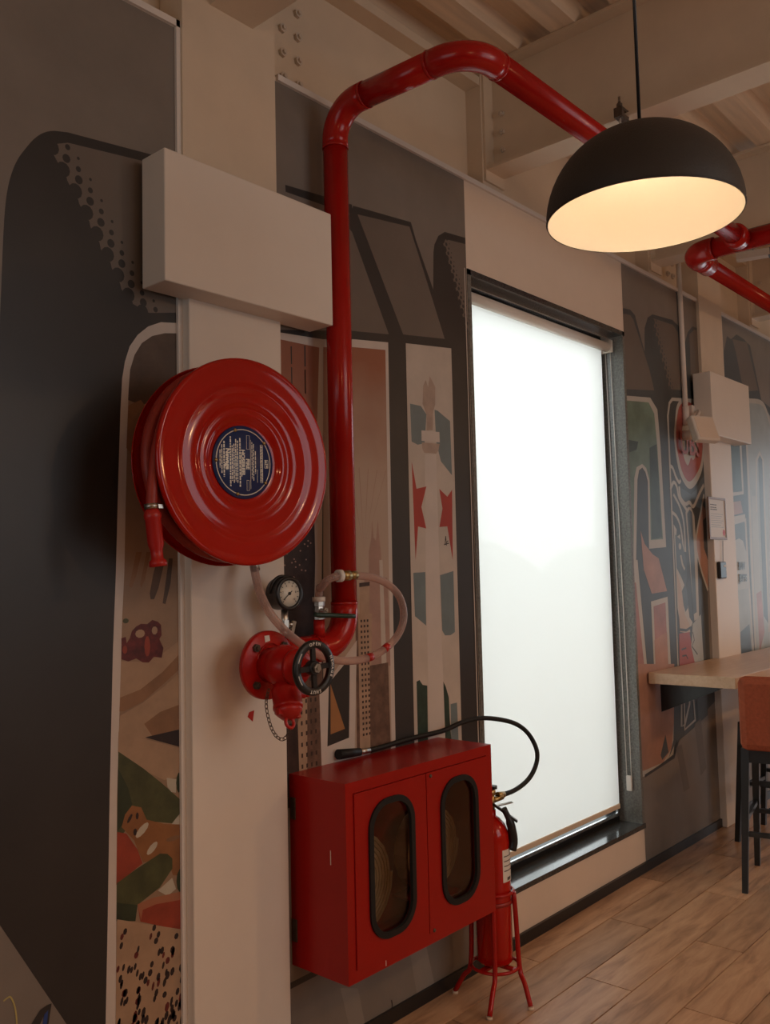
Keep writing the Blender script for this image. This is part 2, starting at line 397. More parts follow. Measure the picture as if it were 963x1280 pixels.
hd = MB()
rh = random.Random(11)
for k in range(90):
    hx, hy = -4+17*rh.random(), 2.4+1.6*rh.random(); hr = .35+.35*rh.random(); hz_ = -.2+rh.random()*1.7
    bmesh.ops.create_icosphere(hd.bm, subdivisions=2, radius=hr, matrix=Matrix.Translation((hx, hy, hz_)) @ Matrix.Diagonal((1.2, 1, .8+.5*rh.random(), 1)))
hb_ = hd.build('blocker', BLOCKER); hb_['kind'] = 'stuff'; hb_['label'] = 'added clumps outside that dim the lower part of the blind'; hb_['category'] = 'blocker'
# ============================================================ MURAL PRINTS
def mm(name, col, var=.12, scale=5, rough=.42, **k): return mat('print_'+name, col, rough, spec=.45, var=var, scale=scale, **k)
mm('concrete', (.205, .175, .148), .16, 2.2)
mm('plate', (.150, .122, .100), .10, 2.5)
mm('concrete_pale', (.265, .23, .195), .12, 3)
mm('ink', (.026, .022, .019), .2, 3)
mm('ink_brown', (.034, .031, .029), .2, 3)
mm('white', (.58, .51, .45), .06, 5)
mm('outline', (.47, .45, .40), .06, 5)
mm('offwhite', (.52, .45, .38), .10, 6)
mm('rust', (.30, .115, .060), .25, 3)
mm('rust_pale', (.40, .22, .14), .18, 3)
mm('sky_pale', (.46, .36, .28), .12, 4)
mm('tower', (.40, .27, .18), .18, 14)
mm('tower_dark', (.13, .072, .048), .45, 22)
mm('tower_black', (.035, .018, .014), .5, 20)
mm('tower_pink', (.36, .22, .17), .15, 12)
mm('orange_tri', (.34, .155, .055), .12, 8)
mm('flag_blue', (.155, .20, .205), .10, 8)
mm('flag_red', (.38, .035, .022), .10, 8)
mm('leaf', (.020, .042, .028), .4, 25)
mm('statue', (.40, .30, .24), .15, 14)
mm('pickle', (.058, .062, .022), .35, 14)
mm('pickle_dark', (.025, .036, .015), .35, 14)
mm('tomato', (.27, .040, .018), .25, 12)
mm('sauce', (.24, .098, .033), .2, 12)
mm('bread', (.36, .235, .145), .14, 12)
mm('crust', (.24, .125, .062), .2, 10)
mm('wood', (.28, .18, .11), .14, 9)
mm('bark', (.085, .052, .034), .35, 9)
mm('jam', (.10, .012, .010), .6, 30)
mm('seed', (.022, .012, .012), .2, 20)
mm('cheese', (.45, .40, .31), .08, 10)
mm('blue', (.018, .05, .20), .15, 20)
mm('yellow', (.45, .38, .14), .1, 20)
mm('teal', (.15, .22, .165), .3, 5)
mm('teal_dark', (.05, .075, .062), .35, 6)
mm('slate', (.060, .068, .070), .15, 4)
mm('slate_blue', (.095, .125, .145), .15, 5)
mm('emblem_red', (.36, .085, .065), .12, 6)
mm('peach', (.40, .215, .150), .18, 5)
mm('pink', (.36, .170, .140), .22, 5)
mm('pale_blue', (.33, .37, .37), .12, 5)
mm('mist', (.40, .42, .40), .1, 4)
def sunset(name, z0, z1, c0, c1):
    m = mat('print_'+name, c0, .42, spec=.45); nt = m.node_tree; b = nt.nodes['Principled BSDF']
    tc = nt.nodes.new('ShaderNodeTexCoord'); sx = nt.nodes.new('ShaderNodeSeparateXYZ'); mr = nt.nodes.new('ShaderNodeMapRange'); nz_ = nt.nodes.new('ShaderNodeTexNoise')
    ad = nt.nodes.new('ShaderNodeMath'); ad.operation = 'MULTIPLY_ADD'; ad.inputs[1].default_value = .35; cr = nt.nodes.new('ShaderNodeValToRGB')
    nz_.inputs['Scale'].default_value = 5; nz_.inputs['Detail'].default_value = 5
    nt.links.new(tc.outputs['Object'], sx.inputs[0]); nt.links.new(tc.outputs['Object'], nz_.inputs['Vector'])
    nt.links.new(nz_.outputs['Fac'], ad.inputs[0]); nt.links.new(sx.outputs['Z'], ad.inputs[2])
    mr.inputs[1].default_value = z0+.17; mr.inputs[2].default_value = z1+.17; nt.links.new(ad.outputs[0], mr.inputs[0]); nt.links.new(mr.outputs[0], cr.inputs[0])
    cr.color_ramp.elements[0].color = (*c0, 1); cr.color_ramp.elements[1].color = (*c1, 1); nt.links.new(cr.outputs[0], b.inputs['Base Color'])
sunset('sunset', 1.95, 2.45, (.44, .33, .25), (.29, .105, .055))
sunset('brick_wall', 1.75, 2.35, (.40, .22, .14), (.28, .105, .06))
def ell(cx, cz, rx, rz, n=18, rot=0.0):
    out = []
    for k in range(n):
        a = 2*PI*k/n; u, v = rx*math.cos(a), rz*math.sin(a)
        out.append((cx+u*math.cos(rot)-v*math.sin(rot), cz+u*math.sin(rot)+v*math.cos(rot)))
    return out
def ribbon(P, w):
    P = [Vector(p) for p in P]; L, Rr = [], []
    for i in range(len(P)):
        t = (P[min(i+1, len(P)-1)]-P[max(i-1, 0)]).normalized(); n = Vector((-t.y, t.x))
        L.append(P[i]+n*w/2); Rr.append(P[i]-n*w/2)
    return [tuple(p) for p in L+Rr[::-1]]
def curve(P, n=6, close=False): return [tuple(p) for p in spline([Vector(p) for p in P], n, close)]
def halftone(Pr, line, dark, light, k=1.0):
    P = [Vector(p) for p in spline([Vector(p) for p in line], 8)]; L = [0]
    for i in range(1, len(P)): L.append(L[-1]+(P[i]-P[i-1]).length)
    def at(d):
        for i in range(1, len(P)):
            if L[i] >= d: return P[i-1].lerp(P[i], (d-L[i-1])/max(L[i]-L[i-1], 1e-6))
        return P[-1]
    step = .062*k
    for off, r, ph in ((-.046, .0290, .5), (-.012, .0205, 0), (.016, .0120, .5), (.034, .0080, 0), (.052, .0045, .5)):
        d = step*ph; first = True
        while d < L[-1]:
            q = at(d); Pr.add(dark, ell(q.x+off*k, q.y+off*k*.35, r*k, r*k*1.06, 12), same=not first); first = False; d += step
class Print:
    def __init__(s, x0, x1, z0=.02, z1=3.349): s.mb = MB(); s.mats = []; s.k = 0; s.x = (x0, x1); s.z = (z0, z1)
    def clip(s, P):
        for ax, lim, sg in ((0, s.x[0], 1), (0, s.x[1], -1), (1, s.z[0], 1), (1, s.z[1], -1)):
            out = []
            for i in range(len(P)):
                a, b = P[i-1], P[i]; da, db = (a[ax]-lim)*sg, (b[ax]-lim)*sg
                if (da >= 0) != (db >= 0):
                    t = da/(da-db); out.append((a[0]+(b[0]-a[0])*t, a[1]+(b[1]-a[1])*t))
                if db >= 0: out.append(b)
            P = out
            if len(P) < 3: return []
        return P
    def add(s, m, P, same=False):
        P = s.clip(list(P))
        if len(P) < 3: return s
        m = MATS['print_'+m]
        if m not in s.mats: s.mats.append(m)
        if not same: s.k += 1
        s.mb.mi = s.mats.index(m); y = -.0008-.000025*s.k
        q = []
        for p in P:
            if not q or (abs(p[0]-q[-1][0])+abs(p[1]-q[-1][1])) > 1e-5: q.append(p)
        s.mb.poly([(p[0], y, p[1]) for p in q]); return s
    def line(s, m, P, w, n=0): return s.add(m, ribbon(curve(P, n) if n else P, w))
    def build(s, label):
        for f in s.mb.bm.faces:
            f.normal_update()
            if f.normal.y > 0: f.normal_flip()
        me = bpy.data.meshes.new('mural_print'); s.mb.bm.to_mesh(me); s.mb.bm.free()
        for m in s.mats: me.materials.append(m)
        o = bpy.data.objects.new('mural_print', me); COL.objects.link(o); adopt(o, wall); o['label'] = label; return o
def rect(x0, z0, x1, z1): return [(x0, z0), (x1, z0), (x1, z1), (x0, z1)]

# ---- panel left of the first column
A = Print(-3.4, 1.606)
A.add('concrete', rect(-3.4, 0, 1.62, 3.36))
A.add('ink', curve([(1.055,2.055),(1.057,2.244),(1.061,2.388),(1.068,2.578),(1.078,2.670),(1.097,2.737),(1.123,2.786),(1.157,2.834),(1.196,2.864),(1.248,2.879)], 4) + [(1.509,2.908),(1.670,2.928),(1.644,0.279),(1.291,0.396),(1.248,0.474),(1.070,0.777)] + [(.95, .95), (.97, 1.8)])
A.add('plate', [(1.199,2.824),(1.217,2.835),(1.248,2.849),(1.508,2.881),(1.670,2.899),(1.665,2.452),(1.509,2.419),(1.449,2.436),(1.417,2.469),(1.381,2.531),(1.342,2.582),(1.302,2.655),(1.266,2.709),(1.229,2.766),(1.206,2.799)])
dg = [(1.213,2.824),(1.232,2.789),(1.261,2.753),(1.295,2.704),(1.330,2.651),(1.365,2.593),(1.404,2.537),(1.438,2.479),(1.471,2.443),(1.503,2.418)]
halftone(A, dg, 'ink', 'plate', 1.0)
stripe_out = [(1.665,2.416),(1.611,2.408),(1.551,2.399),(1.506,2.377),(1.470,2.345),(1.443,2.306),(1.427,2.258),(1.418,2.208),(1.412,2.113),(1.405,1.929),(1.396,1.646),(1.386,1.422),(1.375,1.027),(1.369,0.715),(1.362,0.431),(1.360,0.369)]
stripe_in = [(1.665,2.383),(1.611,2.376),(1.565,2.368),(1.520,2.351),(1.484,2.323),(1.459,2.283),(1.444,2.237),(1.439,2.180),(1.437,2.129),(1.428,1.851),(1.423,1.645),(1.416,1.525),(1.405,1.212),(1.398,1.024),(1.396,0.808),(1.393,0.419),(1.392,0.356)]
A.add('white', stripe_out + [(1.658,0.229),(1.680,2.432)])
A.add('wood', stripe_in + [(1.658,0.229),(1.680,2.406)])
A.add('bark', [(1.680,2.386),(1.611,2.376),(1.565,2.368),(1.520,2.351),(1.484,2.323),(1.459,2.283),(1.444,2.237),(1.439,2.180),(1.437,2.147),(1.477,2.138),(1.546,2.154),(1.678,2.179)])
A.add('crust', [(1.437,2.131),(1.480,2.153),(1.518,2.110),(1.662,2.077),(1.660,1.879),(1.517,1.919),(1.431,2.006)])
A.add('bark', [(1.532,1.683),(1.560,1.683),(1.554,1.662),(1.537,1.601),(1.522,1.569),(1.510,1.569),(1.507,1.586),(1.518,1.637)])
A.add('bark', [(1.574,1.688),(1.588,1.688),(1.579,1.612),(1.561,1.553),(1.551,1.556),(1.559,1.601)])
A.add('crust', [(1.462,1.707),(1.481,1.707),(1.462,1.638),(1.447,1.604),(1.438,1.608),(1.449,1.649)])
A.add('crust', [(1.497,1.707),(1.510,1.707),(1.491,1.626),(1.478,1.603),(1.475,1.614)])
A.add('bread', [(1.412,1.399),(1.490,1.389),(1.547,1.407),(1.618,1.448),(1.656,1.465),(1.655,1.379),(1.617,1.364),(1.549,1.321),(1.483,1.280),(1.421,1.262),(1.406,1.260)])
A.add('crust', [(1.409,1.298),(1.474,1.313),(1.549,1.355),(1.615,1.408),(1.656,1.434),(1.655,1.369),(1.614,1.361),(1.549,1.318),(1.483,1.278),(1.421,1.258),(1.406,1.260)])
A.add('jam', [(1.413,1.463),(1.427,1.466),(1.430,1.448),(1.440,1.461),(1.447,1.481),(1.461,1.493),(1.477,1.500),(1.498,1.498),(1.515,1.509),(1.534,1.503),(1.545,1.493),(1.547,1.463),(1.539,1.452),(1.553,1.425),(1.547,1.397),(1.520,1.402),(1.503,1.387),(1.483,1.389),(1.461,1.402),(1.435,1.396),(1.413,1.404)])
A.add('bread', ell(*[(1.474,1.472)][0], .016, .012, 10)); A.add('bread', ell(*[(1.523,1.478)][0], .010, .012, 10)); A.add('tomato', ell(*[(1.498,1.434)][0], .010, .03, 10)); A.add('tomato', ell(*[(1.424,1.430)][0], .008, .012, 8))
A.add('pickle', ell(*[(1.427,1.511)][0], .010, .007, 10))
A.add('bread', [(1.409,1.248),(1.483,1.275),(1.555,1.313),(1.655,1.379),(1.653,1.191),(1.614,1.177),(1.489,1.173),(1.403,1.199)])
A.add('crust', [(1.486,1.214),(1.540,1.241),(1.613,1.255),(1.654,1.250),(1.653,1.184),(1.613,1.177),(1.513,1.176)])
A.add('seed', [(1.489,1.176),(1.554,1.179),(1.653,1.184),(1.652,1.113),(1.614,1.128),(1.540,1.156)])
A.add('bread', [(1.403,1.203),(1.452,1.185),(1.614,1.124),(1.652,1.110),(1.652,1.026),(1.613,1.045),(1.553,1.044),(1.480,1.086),(1.401,1.146)])
A.add('pickle', [(1.402,1.150),(1.482,1.090),(1.545,1.036),(1.617,0.969),(1.651,0.944),(1.650,0.897),(1.582,0.914),(1.493,0.940),(1.443,0.942),(1.398,0.909)])
A.add('pickle_dark', [(1.401,1.105),(1.433,1.044),(1.446,0.997),(1.420,0.954),(1.398,0.931)])
A.add('cheese', [(1.561,1.049),(1.597,1.038),(1.593,1.000),(1.577,1.005),(1.564,1.022)]); A.add('pickle_dark', ell(*[(1.606,1.027)][0], .012, .03, 10)); A.add('cheese', [(1.622,0.947),(1.622,0.901),(1.577,0.913),(1.599,0.931)])
A.add('tomato', [(1.398,0.931),(1.427,0.920),(1.463,0.867),(1.479,0.826),(1.444,0.811),(1.395,0.789)])
A.add('sauce', [(1.445,0.993),(1.475,0.982),(1.493,0.944),(1.552,0.919),(1.650,0.895),(1.649,0.749),(1.581,0.766),(1.562,0.821),(1.481,0.828),(1.451,0.897),(1.412,0.941),(1.423,0.973)])
A.add('cheese', ell(*[(1.478,0.918)][0], .011, .026, 10, -.9)); A.add('cheese', ell(*[(1.511,0.860)][0], .010, .022, 10, -.9)); A.add('seed', ell(*[(1.438,0.959)][0], .005, .014, 8, -.6)); A.add('seed', ell(*[(1.462,0.961)][0], .005, .010, 8)); A.add('seed', ell(*[(1.455,0.918)][0], .006, .010, 8)); A.add('crust', ell(*[(1.582,0.871)][0], .025, .007, 10))
A.add('pickle_dark', ell(*[(1.609,0.745)][0], .016, .035, 10))
A.add('pickle', [(1.397,0.793),(1.451,0.813),(1.537,0.839),(1.562,0.832),(1.579,0.815),(1.579,0.786),(1.536,0.744),(1.462,0.716),(1.455,0.674),(1.395,0.692)])
A.add('pickle_dark', [(1.397,0.741),(1.462,0.716),(1.455,0.674),(1.395,0.692)])
A.add('cheese', [(1.529,0.737),(1.578,0.760),(1.591,0.725),(1.562,0.713)])
A.add('tomato', [(1.462,0.718),(1.510,0.722),(1.617,0.712),(1.649,0.709),(1.647,0.585),(1.616,0.599),(1.471,0.668)])
A.add('rust', [(1.462,0.718),(1.510,0.722),(1.617,0.712),(1.649,0.709),(1.648,0.684),(1.524,0.701),(1.479,0.698),(1.473,0.671)])
A.add('bread', [(1.397,0.696),(1.616,0.602),(1.662,0.581),(1.658,0.229),(1.390,0.336)])
rs = random.Random(5)
bl, br = [(1.399,0.661)][0], [(1.613,0.580)][0]
for k in range(120):
    t = rs.random()**.6; sx = bl[0]+rs.random()*(br[0]-bl[0]); sz = bl[1]-t*.34
    A.add('seed' if rs.random() < .75 else 'jam', ell(sx, sz, .004+.004*rs.random(), .009+.009*t*rs.random(), 7, -.25), same=k > 0)
A.add('ink', [(1.146,0.505),(1.175,0.537),(1.193,0.542),(1.206,0.542),(1.199,0.502),(1.193,0.475),(1.180,0.484),(1.184,0.518),(1.167,0.489)])
A.add('blue', [(1.180,0.492),(1.186,0.521),(1.197,0.529),(1.191,0.476)])
A.line('yellow', [(1.079,0.593),(1.089,0.597),(1.097,0.596),(1.106,0.576),(1.112,0.545),(1.114,0.505)], .004, 4)
A.build('left wall print: big dark letter with halftone edge over sandwich food picture')

# ---- panel between first column and window
B = Print(2.0, 3.127, .05)
B.add('concrete', rect(2.0, 0, 3.13, 3.36))
B.add('ink_brown', [(2.065,2.989),(2.264,3.007),(2.404,3.020),(2.403,2.982),(2.271,2.973),(2.067,2.964)])
B.add('ink_brown', [(2.385,2.971),(2.411,3.018),(2.753,3.052),(2.782,2.986),(2.888,2.803),(2.896,2.962),(2.904,2.998),(2.933,3.044),(2.978,3.074),(3.122,3.088),(3.176,3.092),(3.176,2.618),(3.169,0.663),(3.095,-0.287),(1.968,0.153),(2.013,2.465),(2.390,2.532),(2.357,2.901)])
B.add('plate', [(2.434,2.991),(2.743,3.030),(2.829,2.863),(2.957,2.607),(2.686,2.575)])
B.add('plate', [(2.308,2.948),(2.371,2.930),(2.401,2.913),(2.599,2.559),(2.390,2.533),(2.263,2.516),(2.275,2.963)])
B.add('plate', [(2.983,3.043),(3.174,3.066),(3.177,2.632),(3.112,2.691),(3.072,2.764),(3.036,2.861),(2.995,2.956),(2.965,3.018)])
halftone(B, [(2.971,3.037),(2.991,2.979),(3.022,2.917),(3.053,2.854),(3.084,2.777),(3.120,2.692)], 'ink_brown', 'plate', .62)
# first white-bordered opening
B.add('white', [(1.995,2.456),(2.242,2.473),(2.207,1.569),(2.201,1.320),(1.974,1.341)])
B.add('brick_wall', [(1.994,2.434),(2.217,2.439),(2.178,1.807),(1.982,1.802)])
for a, b in ((363, 365), (380, 382)):
    for k in range(3): B.add('ink_brown', [(2.078,2.419),(2.084,2.420),(2.084,2.358),(2.079,2.357)] if (a == 363 and k == 0) else ([(2.079,2.346),(2.084,2.347),(2.084,2.282),(2.079,2.282)] if (a == 363 and k == 1) else ([(2.143,2.433),(2.149,2.434),(2.149,2.360),(2.143,2.359)] if k == 0 else [(2.143,2.348),(2.148,2.349),(2.148,2.263),(2.143,2.263)])), same=k > 0)
B.add('tower_black', [(1.983,1.815),(2.178,1.815),(2.179,1.681),(2.159,1.324),(1.974,1.341)])
for k in range(26):
    q = rs.random(); w = rs.random(); B.add('tower_pink', ell(2.03+.14*q, 1.62+.26*w, .004, .003, 6), same=k > 0)
B.add('tower_dark', [(1.974,1.341),(2.205,1.320),(2.196,0.953),(1.967,0.993)])
B.add('tower_black', [(2.022,1.139),(2.094,1.129),(2.087,0.972),(2.019,0.984)]); B.add('tower', [(2.108,1.221),(2.130,1.224),(2.124,0.965),(2.087,0.972),(2.084,1.131)])
for c in range(4):
    for k in range(11): B.add('tower_black', rect(2.098+c*.022, .98+k*.036, 2.106+c*.022, .994+k*.036), same=(c+k) > 0)
# second opening: hazy sky, towers, orange wedge
B.add('white', [(2.238,2.473),(2.395,2.502),(2.593,2.526),(2.582,0.987),(2.556,0.815),(2.198,0.885)])
B.add('sunset', [(2.237,2.444),(2.394,2.472),(2.576,2.493),(2.559,0.976),(2.202,1.033)])
for k in range(5): B.add('tower_pink', [[(2.430,1.710)][0], (2.36+k*.05, 2.02), (2.364+k*.05, 2.024)], same=k > 0)
B.add('tower_pink', [(2.456,1.710),(2.471,1.764),(2.478,1.830),(2.484,1.764),(2.497,1.752),(2.509,1.831),(2.516,1.764),(2.523,1.710),(2.527,1.560),(2.451,1.562)])
B.add('tower_pink', [(2.427,1.616),(2.556,1.613),(2.563,1.282),(2.430,1.294)]); B.add('offwhite', [(2.513,1.680),(2.531,1.680),(2.541,1.296),(2.513,1.292)])
B.add('tower', [(2.402,1.593),(2.455,1.591),(2.452,1.482),(2.464,1.482),(2.442,0.986),(2.373,0.980),(2.384,1.486),(2.399,1.485)])
B.add('tower_black', [(2.400,1.596),(2.457,1.600),(2.456,1.585),(2.400,1.581)])
B.add('tower_dark', [(2.376,1.477),(2.390,1.477),(2.386,0.978),(2.369,0.981)])
wx, wz = [(2.399,1.453),(2.386,1.001)]
for c in range(3):
    for k in range(22): B.add('tower_black', rect(wx[0]+.003+c*.017, wx[1]-k*.0195, wx[0]+.012+c*.017, wx[1]-k*.0195+.009), same=(c+k) > 0)
B.add('tower_dark', [(2.447,1.292),(2.550,1.295),(2.554,0.962),(2.441,0.969)])
B.add('white', [(2.187,1.223),(2.381,1.390),(2.357,0.994),(2.192,0.953)])
B.add('ink', [(2.234,1.251),(2.329,1.320),(2.342,1.319),(2.330,1.049),(2.221,1.035)])
B.add('orange_tri', [(2.242,1.247),(2.310,1.083),(2.238,1.074)])
# third opening: white flag with statue
B.add('offwhite', [(2.700,2.542),(3.000,2.574),(2.996,0.827),(2.692,0.880)])
B.add('flag_blue', [(2.717,2.301),(2.785,2.300),(2.820,2.270),(2.803,2.150),(2.759,2.140),(2.721,2.149)])
B.add('flag_blue', [(2.874,2.296),(2.895,2.294),(2.977,2.260),(2.980,2.032),(2.907,2.085),(2.879,2.164)])
B.add('statue', [(2.804,2.386),(2.821,2.412),(2.835,2.384),(2.848,2.432),(2.868,2.409),(2.883,2.391),(2.880,2.320),(2.863,2.282),(2.859,2.209),(2.818,2.204),(2.820,2.270),(2.796,2.310)])
B.add('white', [(2.785,2.201),(2.902,2.206),(2.903,2.163),(2.784,2.158)]); B.add('statue', [(2.785,2.152),(2.902,2.157),(2.893,2.129),(2.877,2.114),(2.798,2.111),(2.786,2.129)])
B.add('white', [(2.803,2.105),(2.876,2.111),(2.880,1.356),(2.889,0.959),(2.786,0.962),(2.788,1.615)])
B.add('flag_red', [(2.718,2.070),(2.744,1.962),(2.807,1.975),(2.772,1.891),(2.799,1.805),(2.748,1.812),(2.727,1.677)])
B.add('flag_red', [(2.978,1.972),(2.944,1.940),(2.891,1.970),(2.909,1.890),(2.885,1.813),(2.938,1.817),(2.969,1.676)])
B.line('seed', [(2.926,1.777),(2.919,1.744),(2.941,1.758)], .005); B.line('seed', [(2.913,1.741),(2.946,1.748)], .004); B.line('seed', [(2.926,1.774),(2.929,1.738)], .004)
B.add('flag_blue', [(2.711,1.629),(2.786,1.631),(2.783,1.419),(2.714,1.460)])
B.add('flag_blue', [(2.881,1.617),(2.971,1.633),(2.970,1.382),(2.940,1.371),(2.902,1.373),(2.885,1.394)])
B.add('leaf', [(2.714,1.206),(2.732,1.211),(2.751,1.190),(2.780,1.184),(2.775,0.942),(2.714,0.952)])
B.add('leaf', [(2.883,1.189),(2.898,1.168),(2.917,1.121),(2.919,1.031),(2.926,0.950),(2.887,0.924)])
B.add('flag_blue', [(2.927,1.094),(2.970,1.095),(2.974,0.943),(2.925,0.941)])
B.line('white', [(3.112, .05), (3.112, 2.95)], .006)
# lower part below the cabinet
B.add('concrete', [(2.000,0.872),(3.347,0.593),(3.288,-0.427),(1.984,0.097)])
B.add('ink_brown', [(1.988,0.286),(2.047,0.288),(2.206,0.291),(2.206,0.312),(2.048,0.308),(1.988,0.306)])
B.add('concrete_pale', [(2.262,0.211),(2.349,0.180),(2.397,-0.014),(2.316,0.017)]) ; B.add('concrete_pale', [(2.635,0.211),(2.730,0.210),(2.786,0.013),(2.674,0.023)])
B.line('ink', [(2.525,0.077),(2.529,0.058),(2.523,0.038)], .006)
B.build('wall print of city letters: towers, hazy sky and a white flag with red stars')

# ---- panel right of the window
Cc = Print(4.617, 5.668, .05)
Cc.add('concrete', rect(4.6, 0, 5.7, 3.36))
Cc.add('slate', [(4.532,3.076),(4.620,3.090),(4.709,3.100),(4.768,3.079),(4.873,2.883),(4.887,3.028),(4.936,3.100),(5.004,3.133),(5.289,3.156),(5.382,3.134),(5.425,3.080),(5.456,3.035),(5.516,3.123),(5.597,3.176),(5.849,3.187),(5.543,0.676),(5.027,0.495),(4.643,0.496),(4.312,0.536)])
Cc.add('plate', [(4.578,3.054),(4.706,3.067),(4.745,3.047),(4.927,2.787),(4.980,2.671),(4.540,2.618)])
Cc.add('plate', [(5.013,3.110),(5.286,3.125),(5.365,3.090),(5.386,2.728),(5.184,2.710),(5.128,2.829),(5.053,2.962),(4.987,3.071)])
halftone(Cc, [(5.022,3.093),(5.058,3.012),(5.114,2.905),(5.170,2.796),(5.218,2.709)], 'slate', 'plate', .85)
Cc.add('plate', [(5.540,3.112),(5.621,3.159),(5.847,3.170),(5.805,2.829),(5.529,2.800)])
# teal opening
Cc.add('outline', [(4.489,2.576),(4.614,2.590),(4.921,2.620),(5.012,2.561),(5.033,2.333),(5.049,1.747),(4.819,1.736),(4.841,2.123),(4.815,2.175),(4.777,2.198),(4.734,2.179),(4.709,2.122),(4.639,1.584),(4.394,1.482)])
Cc.add('teal', [(4.487,2.549),(4.612,2.563),(4.897,2.589),(4.966,2.531),(4.989,2.329),(5.010,1.793),(4.845,1.786),(4.863,2.132),(4.828,2.199),(4.779,2.219),(4.706,2.195),(4.670,2.129),(4.618,1.673),(4.543,1.586),(4.398,1.525)])
Cc.add('teal_dark', [(4.515,2.340),(4.740,2.343),(4.715,2.295),(4.614,2.269),(4.510,2.277)]); Cc.add('teal_dark', [(4.881,2.320),(4.981,2.352),(5.000,1.802),(4.861,1.791),(4.869,2.086)])
Cc.add('peach', [(4.722,1.836),(4.765,1.763),(4.863,1.704),(4.940,1.681),(5.034,1.489),(4.830,1.481),(4.741,1.618)])
Cc.add('outline', [(4.815,1.437),(5.038,1.457),(5.043,0.744),(4.819,0.752)]); Cc.add('pink', [(4.844,1.408),(5.005,1.425),(5.003,0.726),(4.840,0.749)])
Cc.add('peach', [(4.835,1.219),(5.009,1.253),(5.003,0.726),(4.840,0.749)])
Cc.add('outline', [(4.411,1.673),(4.667,1.673),(4.735,1.027),(4.647,0.530),(4.964,0.619),(5.043,0.744),(5.075,0.739),(5.022,0.550),(4.643,0.496),(4.309,0.496)])
Cc.add('pink', [(4.398,1.525),(4.636,1.549),(4.698,1.061),(4.353,1.003)])
Cc.add('peach', [(4.363,1.127),(5.088,1.062),(5.056,0.765),(5.004,0.590),(4.880,0.529),(4.646,0.526),(4.313,0.544)])
Cc.add('slate', [(4.853,0.574),(4.927,0.678),(4.959,0.574),(4.871,0.544)]); Cc.add('slate', [(5.073,0.924),(5.152,0.925),(5.099,0.644),(4.956,0.539),(5.031,0.631)])
# round red emblem on its navy ground, white outlined
Cc.add('outline', [(5.143,2.538),(5.175,2.625),(5.225,2.661),(5.792,2.721),(5.573,0.919),(5.134,0.964)])
Cc.add('slate', [(5.166,2.541),(5.197,2.618),(5.234,2.642),(5.790,2.699),(5.574,0.929),(5.146,0.972)])
Cc.add('outline', curve([(5.303,2.631),(5.417,2.682),(5.590,2.668),(5.699,2.499),(5.661,2.287),(5.571,2.177),(5.451,2.114),(5.356,2.139),(5.272,2.232),(5.232,2.401),(5.257,2.526)], 4, True))
Cc.add('emblem_red', curve([(5.312,2.598),(5.414,2.656),(5.562,2.649),(5.673,2.496),(5.638,2.311),(5.550,2.217),(5.431,2.158),(5.339,2.202),(5.280,2.307),(5.258,2.428)], 4, True))
Cc.add('outline', curve([(5.359,2.488),(5.428,2.561),(5.528,2.573),(5.607,2.489),(5.581,2.373),(5.509,2.300),(5.473,2.313),(5.418,2.258),(5.363,2.304),(5.337,2.396)], 4, True))
Cc.add('slate_blue', [(5.294,2.111),(5.375,2.095),(5.447,2.079),(5.525,2.114),(5.609,2.180),(5.720,2.239),(5.689,1.978),(5.488,2.011),(5.416,2.028),(5.297,2.037)])
Cc.line('outline', [(5.146,2.237),(5.190,2.226),(5.231,2.175),(5.274,2.144),(5.299,2.160)], .022, 4); Cc.line('outline', [(5.142,2.092),(5.192,2.139),(5.236,2.117),(5.264,2.050),(5.329,2.004),(5.385,1.967)], .022, 4)
Cc.line('outline', [(5.271,2.119),(5.287,2.051),(5.354,2.015),(5.416,2.028),(5.475,2.005),(5.572,2.086),(5.657,2.152)], .024, 4)
Cc.add('outline', [(5.349,1.965),(5.389,1.997),(5.438,1.999),(5.481,1.945),(5.498,1.670),(5.481,1.312),(5.406,1.296),(5.376,1.670)]); Cc.add('slate_blue', [(5.372,1.956),(5.411,1.983),(5.446,1.969),(5.455,1.720),(5.449,1.348),(5.398,1.336),(5.388,1.670)])
Cc.line('outline', [(5.150,1.958),(5.216,1.931),(5.267,1.865),(5.298,1.719)], .02, 4); Cc.line('outline', [(5.184,2.066),(5.269,1.992),(5.317,1.890),(5.321,1.719)], .02, 4)
Cc.add('outline', [(5.165,1.886),(5.207,1.854),(5.191,1.805),(5.251,1.826),(5.262,1.719),(5.304,1.670),(5.306,1.476),(5.336,1.320),(5.380,1.288),(5.313,1.224),(5.210,1.240),(5.168,1.385),(5.170,1.613)])
Cc.add('slate_blue', [(5.181,1.824),(5.270,1.787),(5.328,1.670),(5.330,1.582),(5.297,1.500),(5.245,1.564),(5.182,1.623)]); Cc.add('outline', ell(*[(5.243,1.753)][0], .020, .02, 10)); Cc.line('outline', [(5.249,1.700),(5.266,1.646),(5.298,1.612)], .02)
Cc.add('slate_blue', [(5.236,1.478),(5.301,1.534),(5.325,1.437),(5.319,1.379),(5.281,1.356),(5.251,1.406)])
Cc.add('sky_pale', [(5.180,1.599),(5.238,1.502),(5.267,1.342),(5.332,1.281),(5.338,1.232),(5.187,1.242)])
Cc.line('slate', [(5.188,1.256),(5.280,1.246),(5.353,1.260)], .016)
Cc.add('emblem_red', [(5.174,1.233),(5.326,1.233),(5.360,1.110),(5.426,1.051),(5.407,0.888),(5.151,0.915)])
Cc.line('slate', [(5.198,1.137),(5.268,1.141)], .01); Cc.line('slate', [(5.205,1.098),(5.264,1.098),(5.284,1.073)], .01)
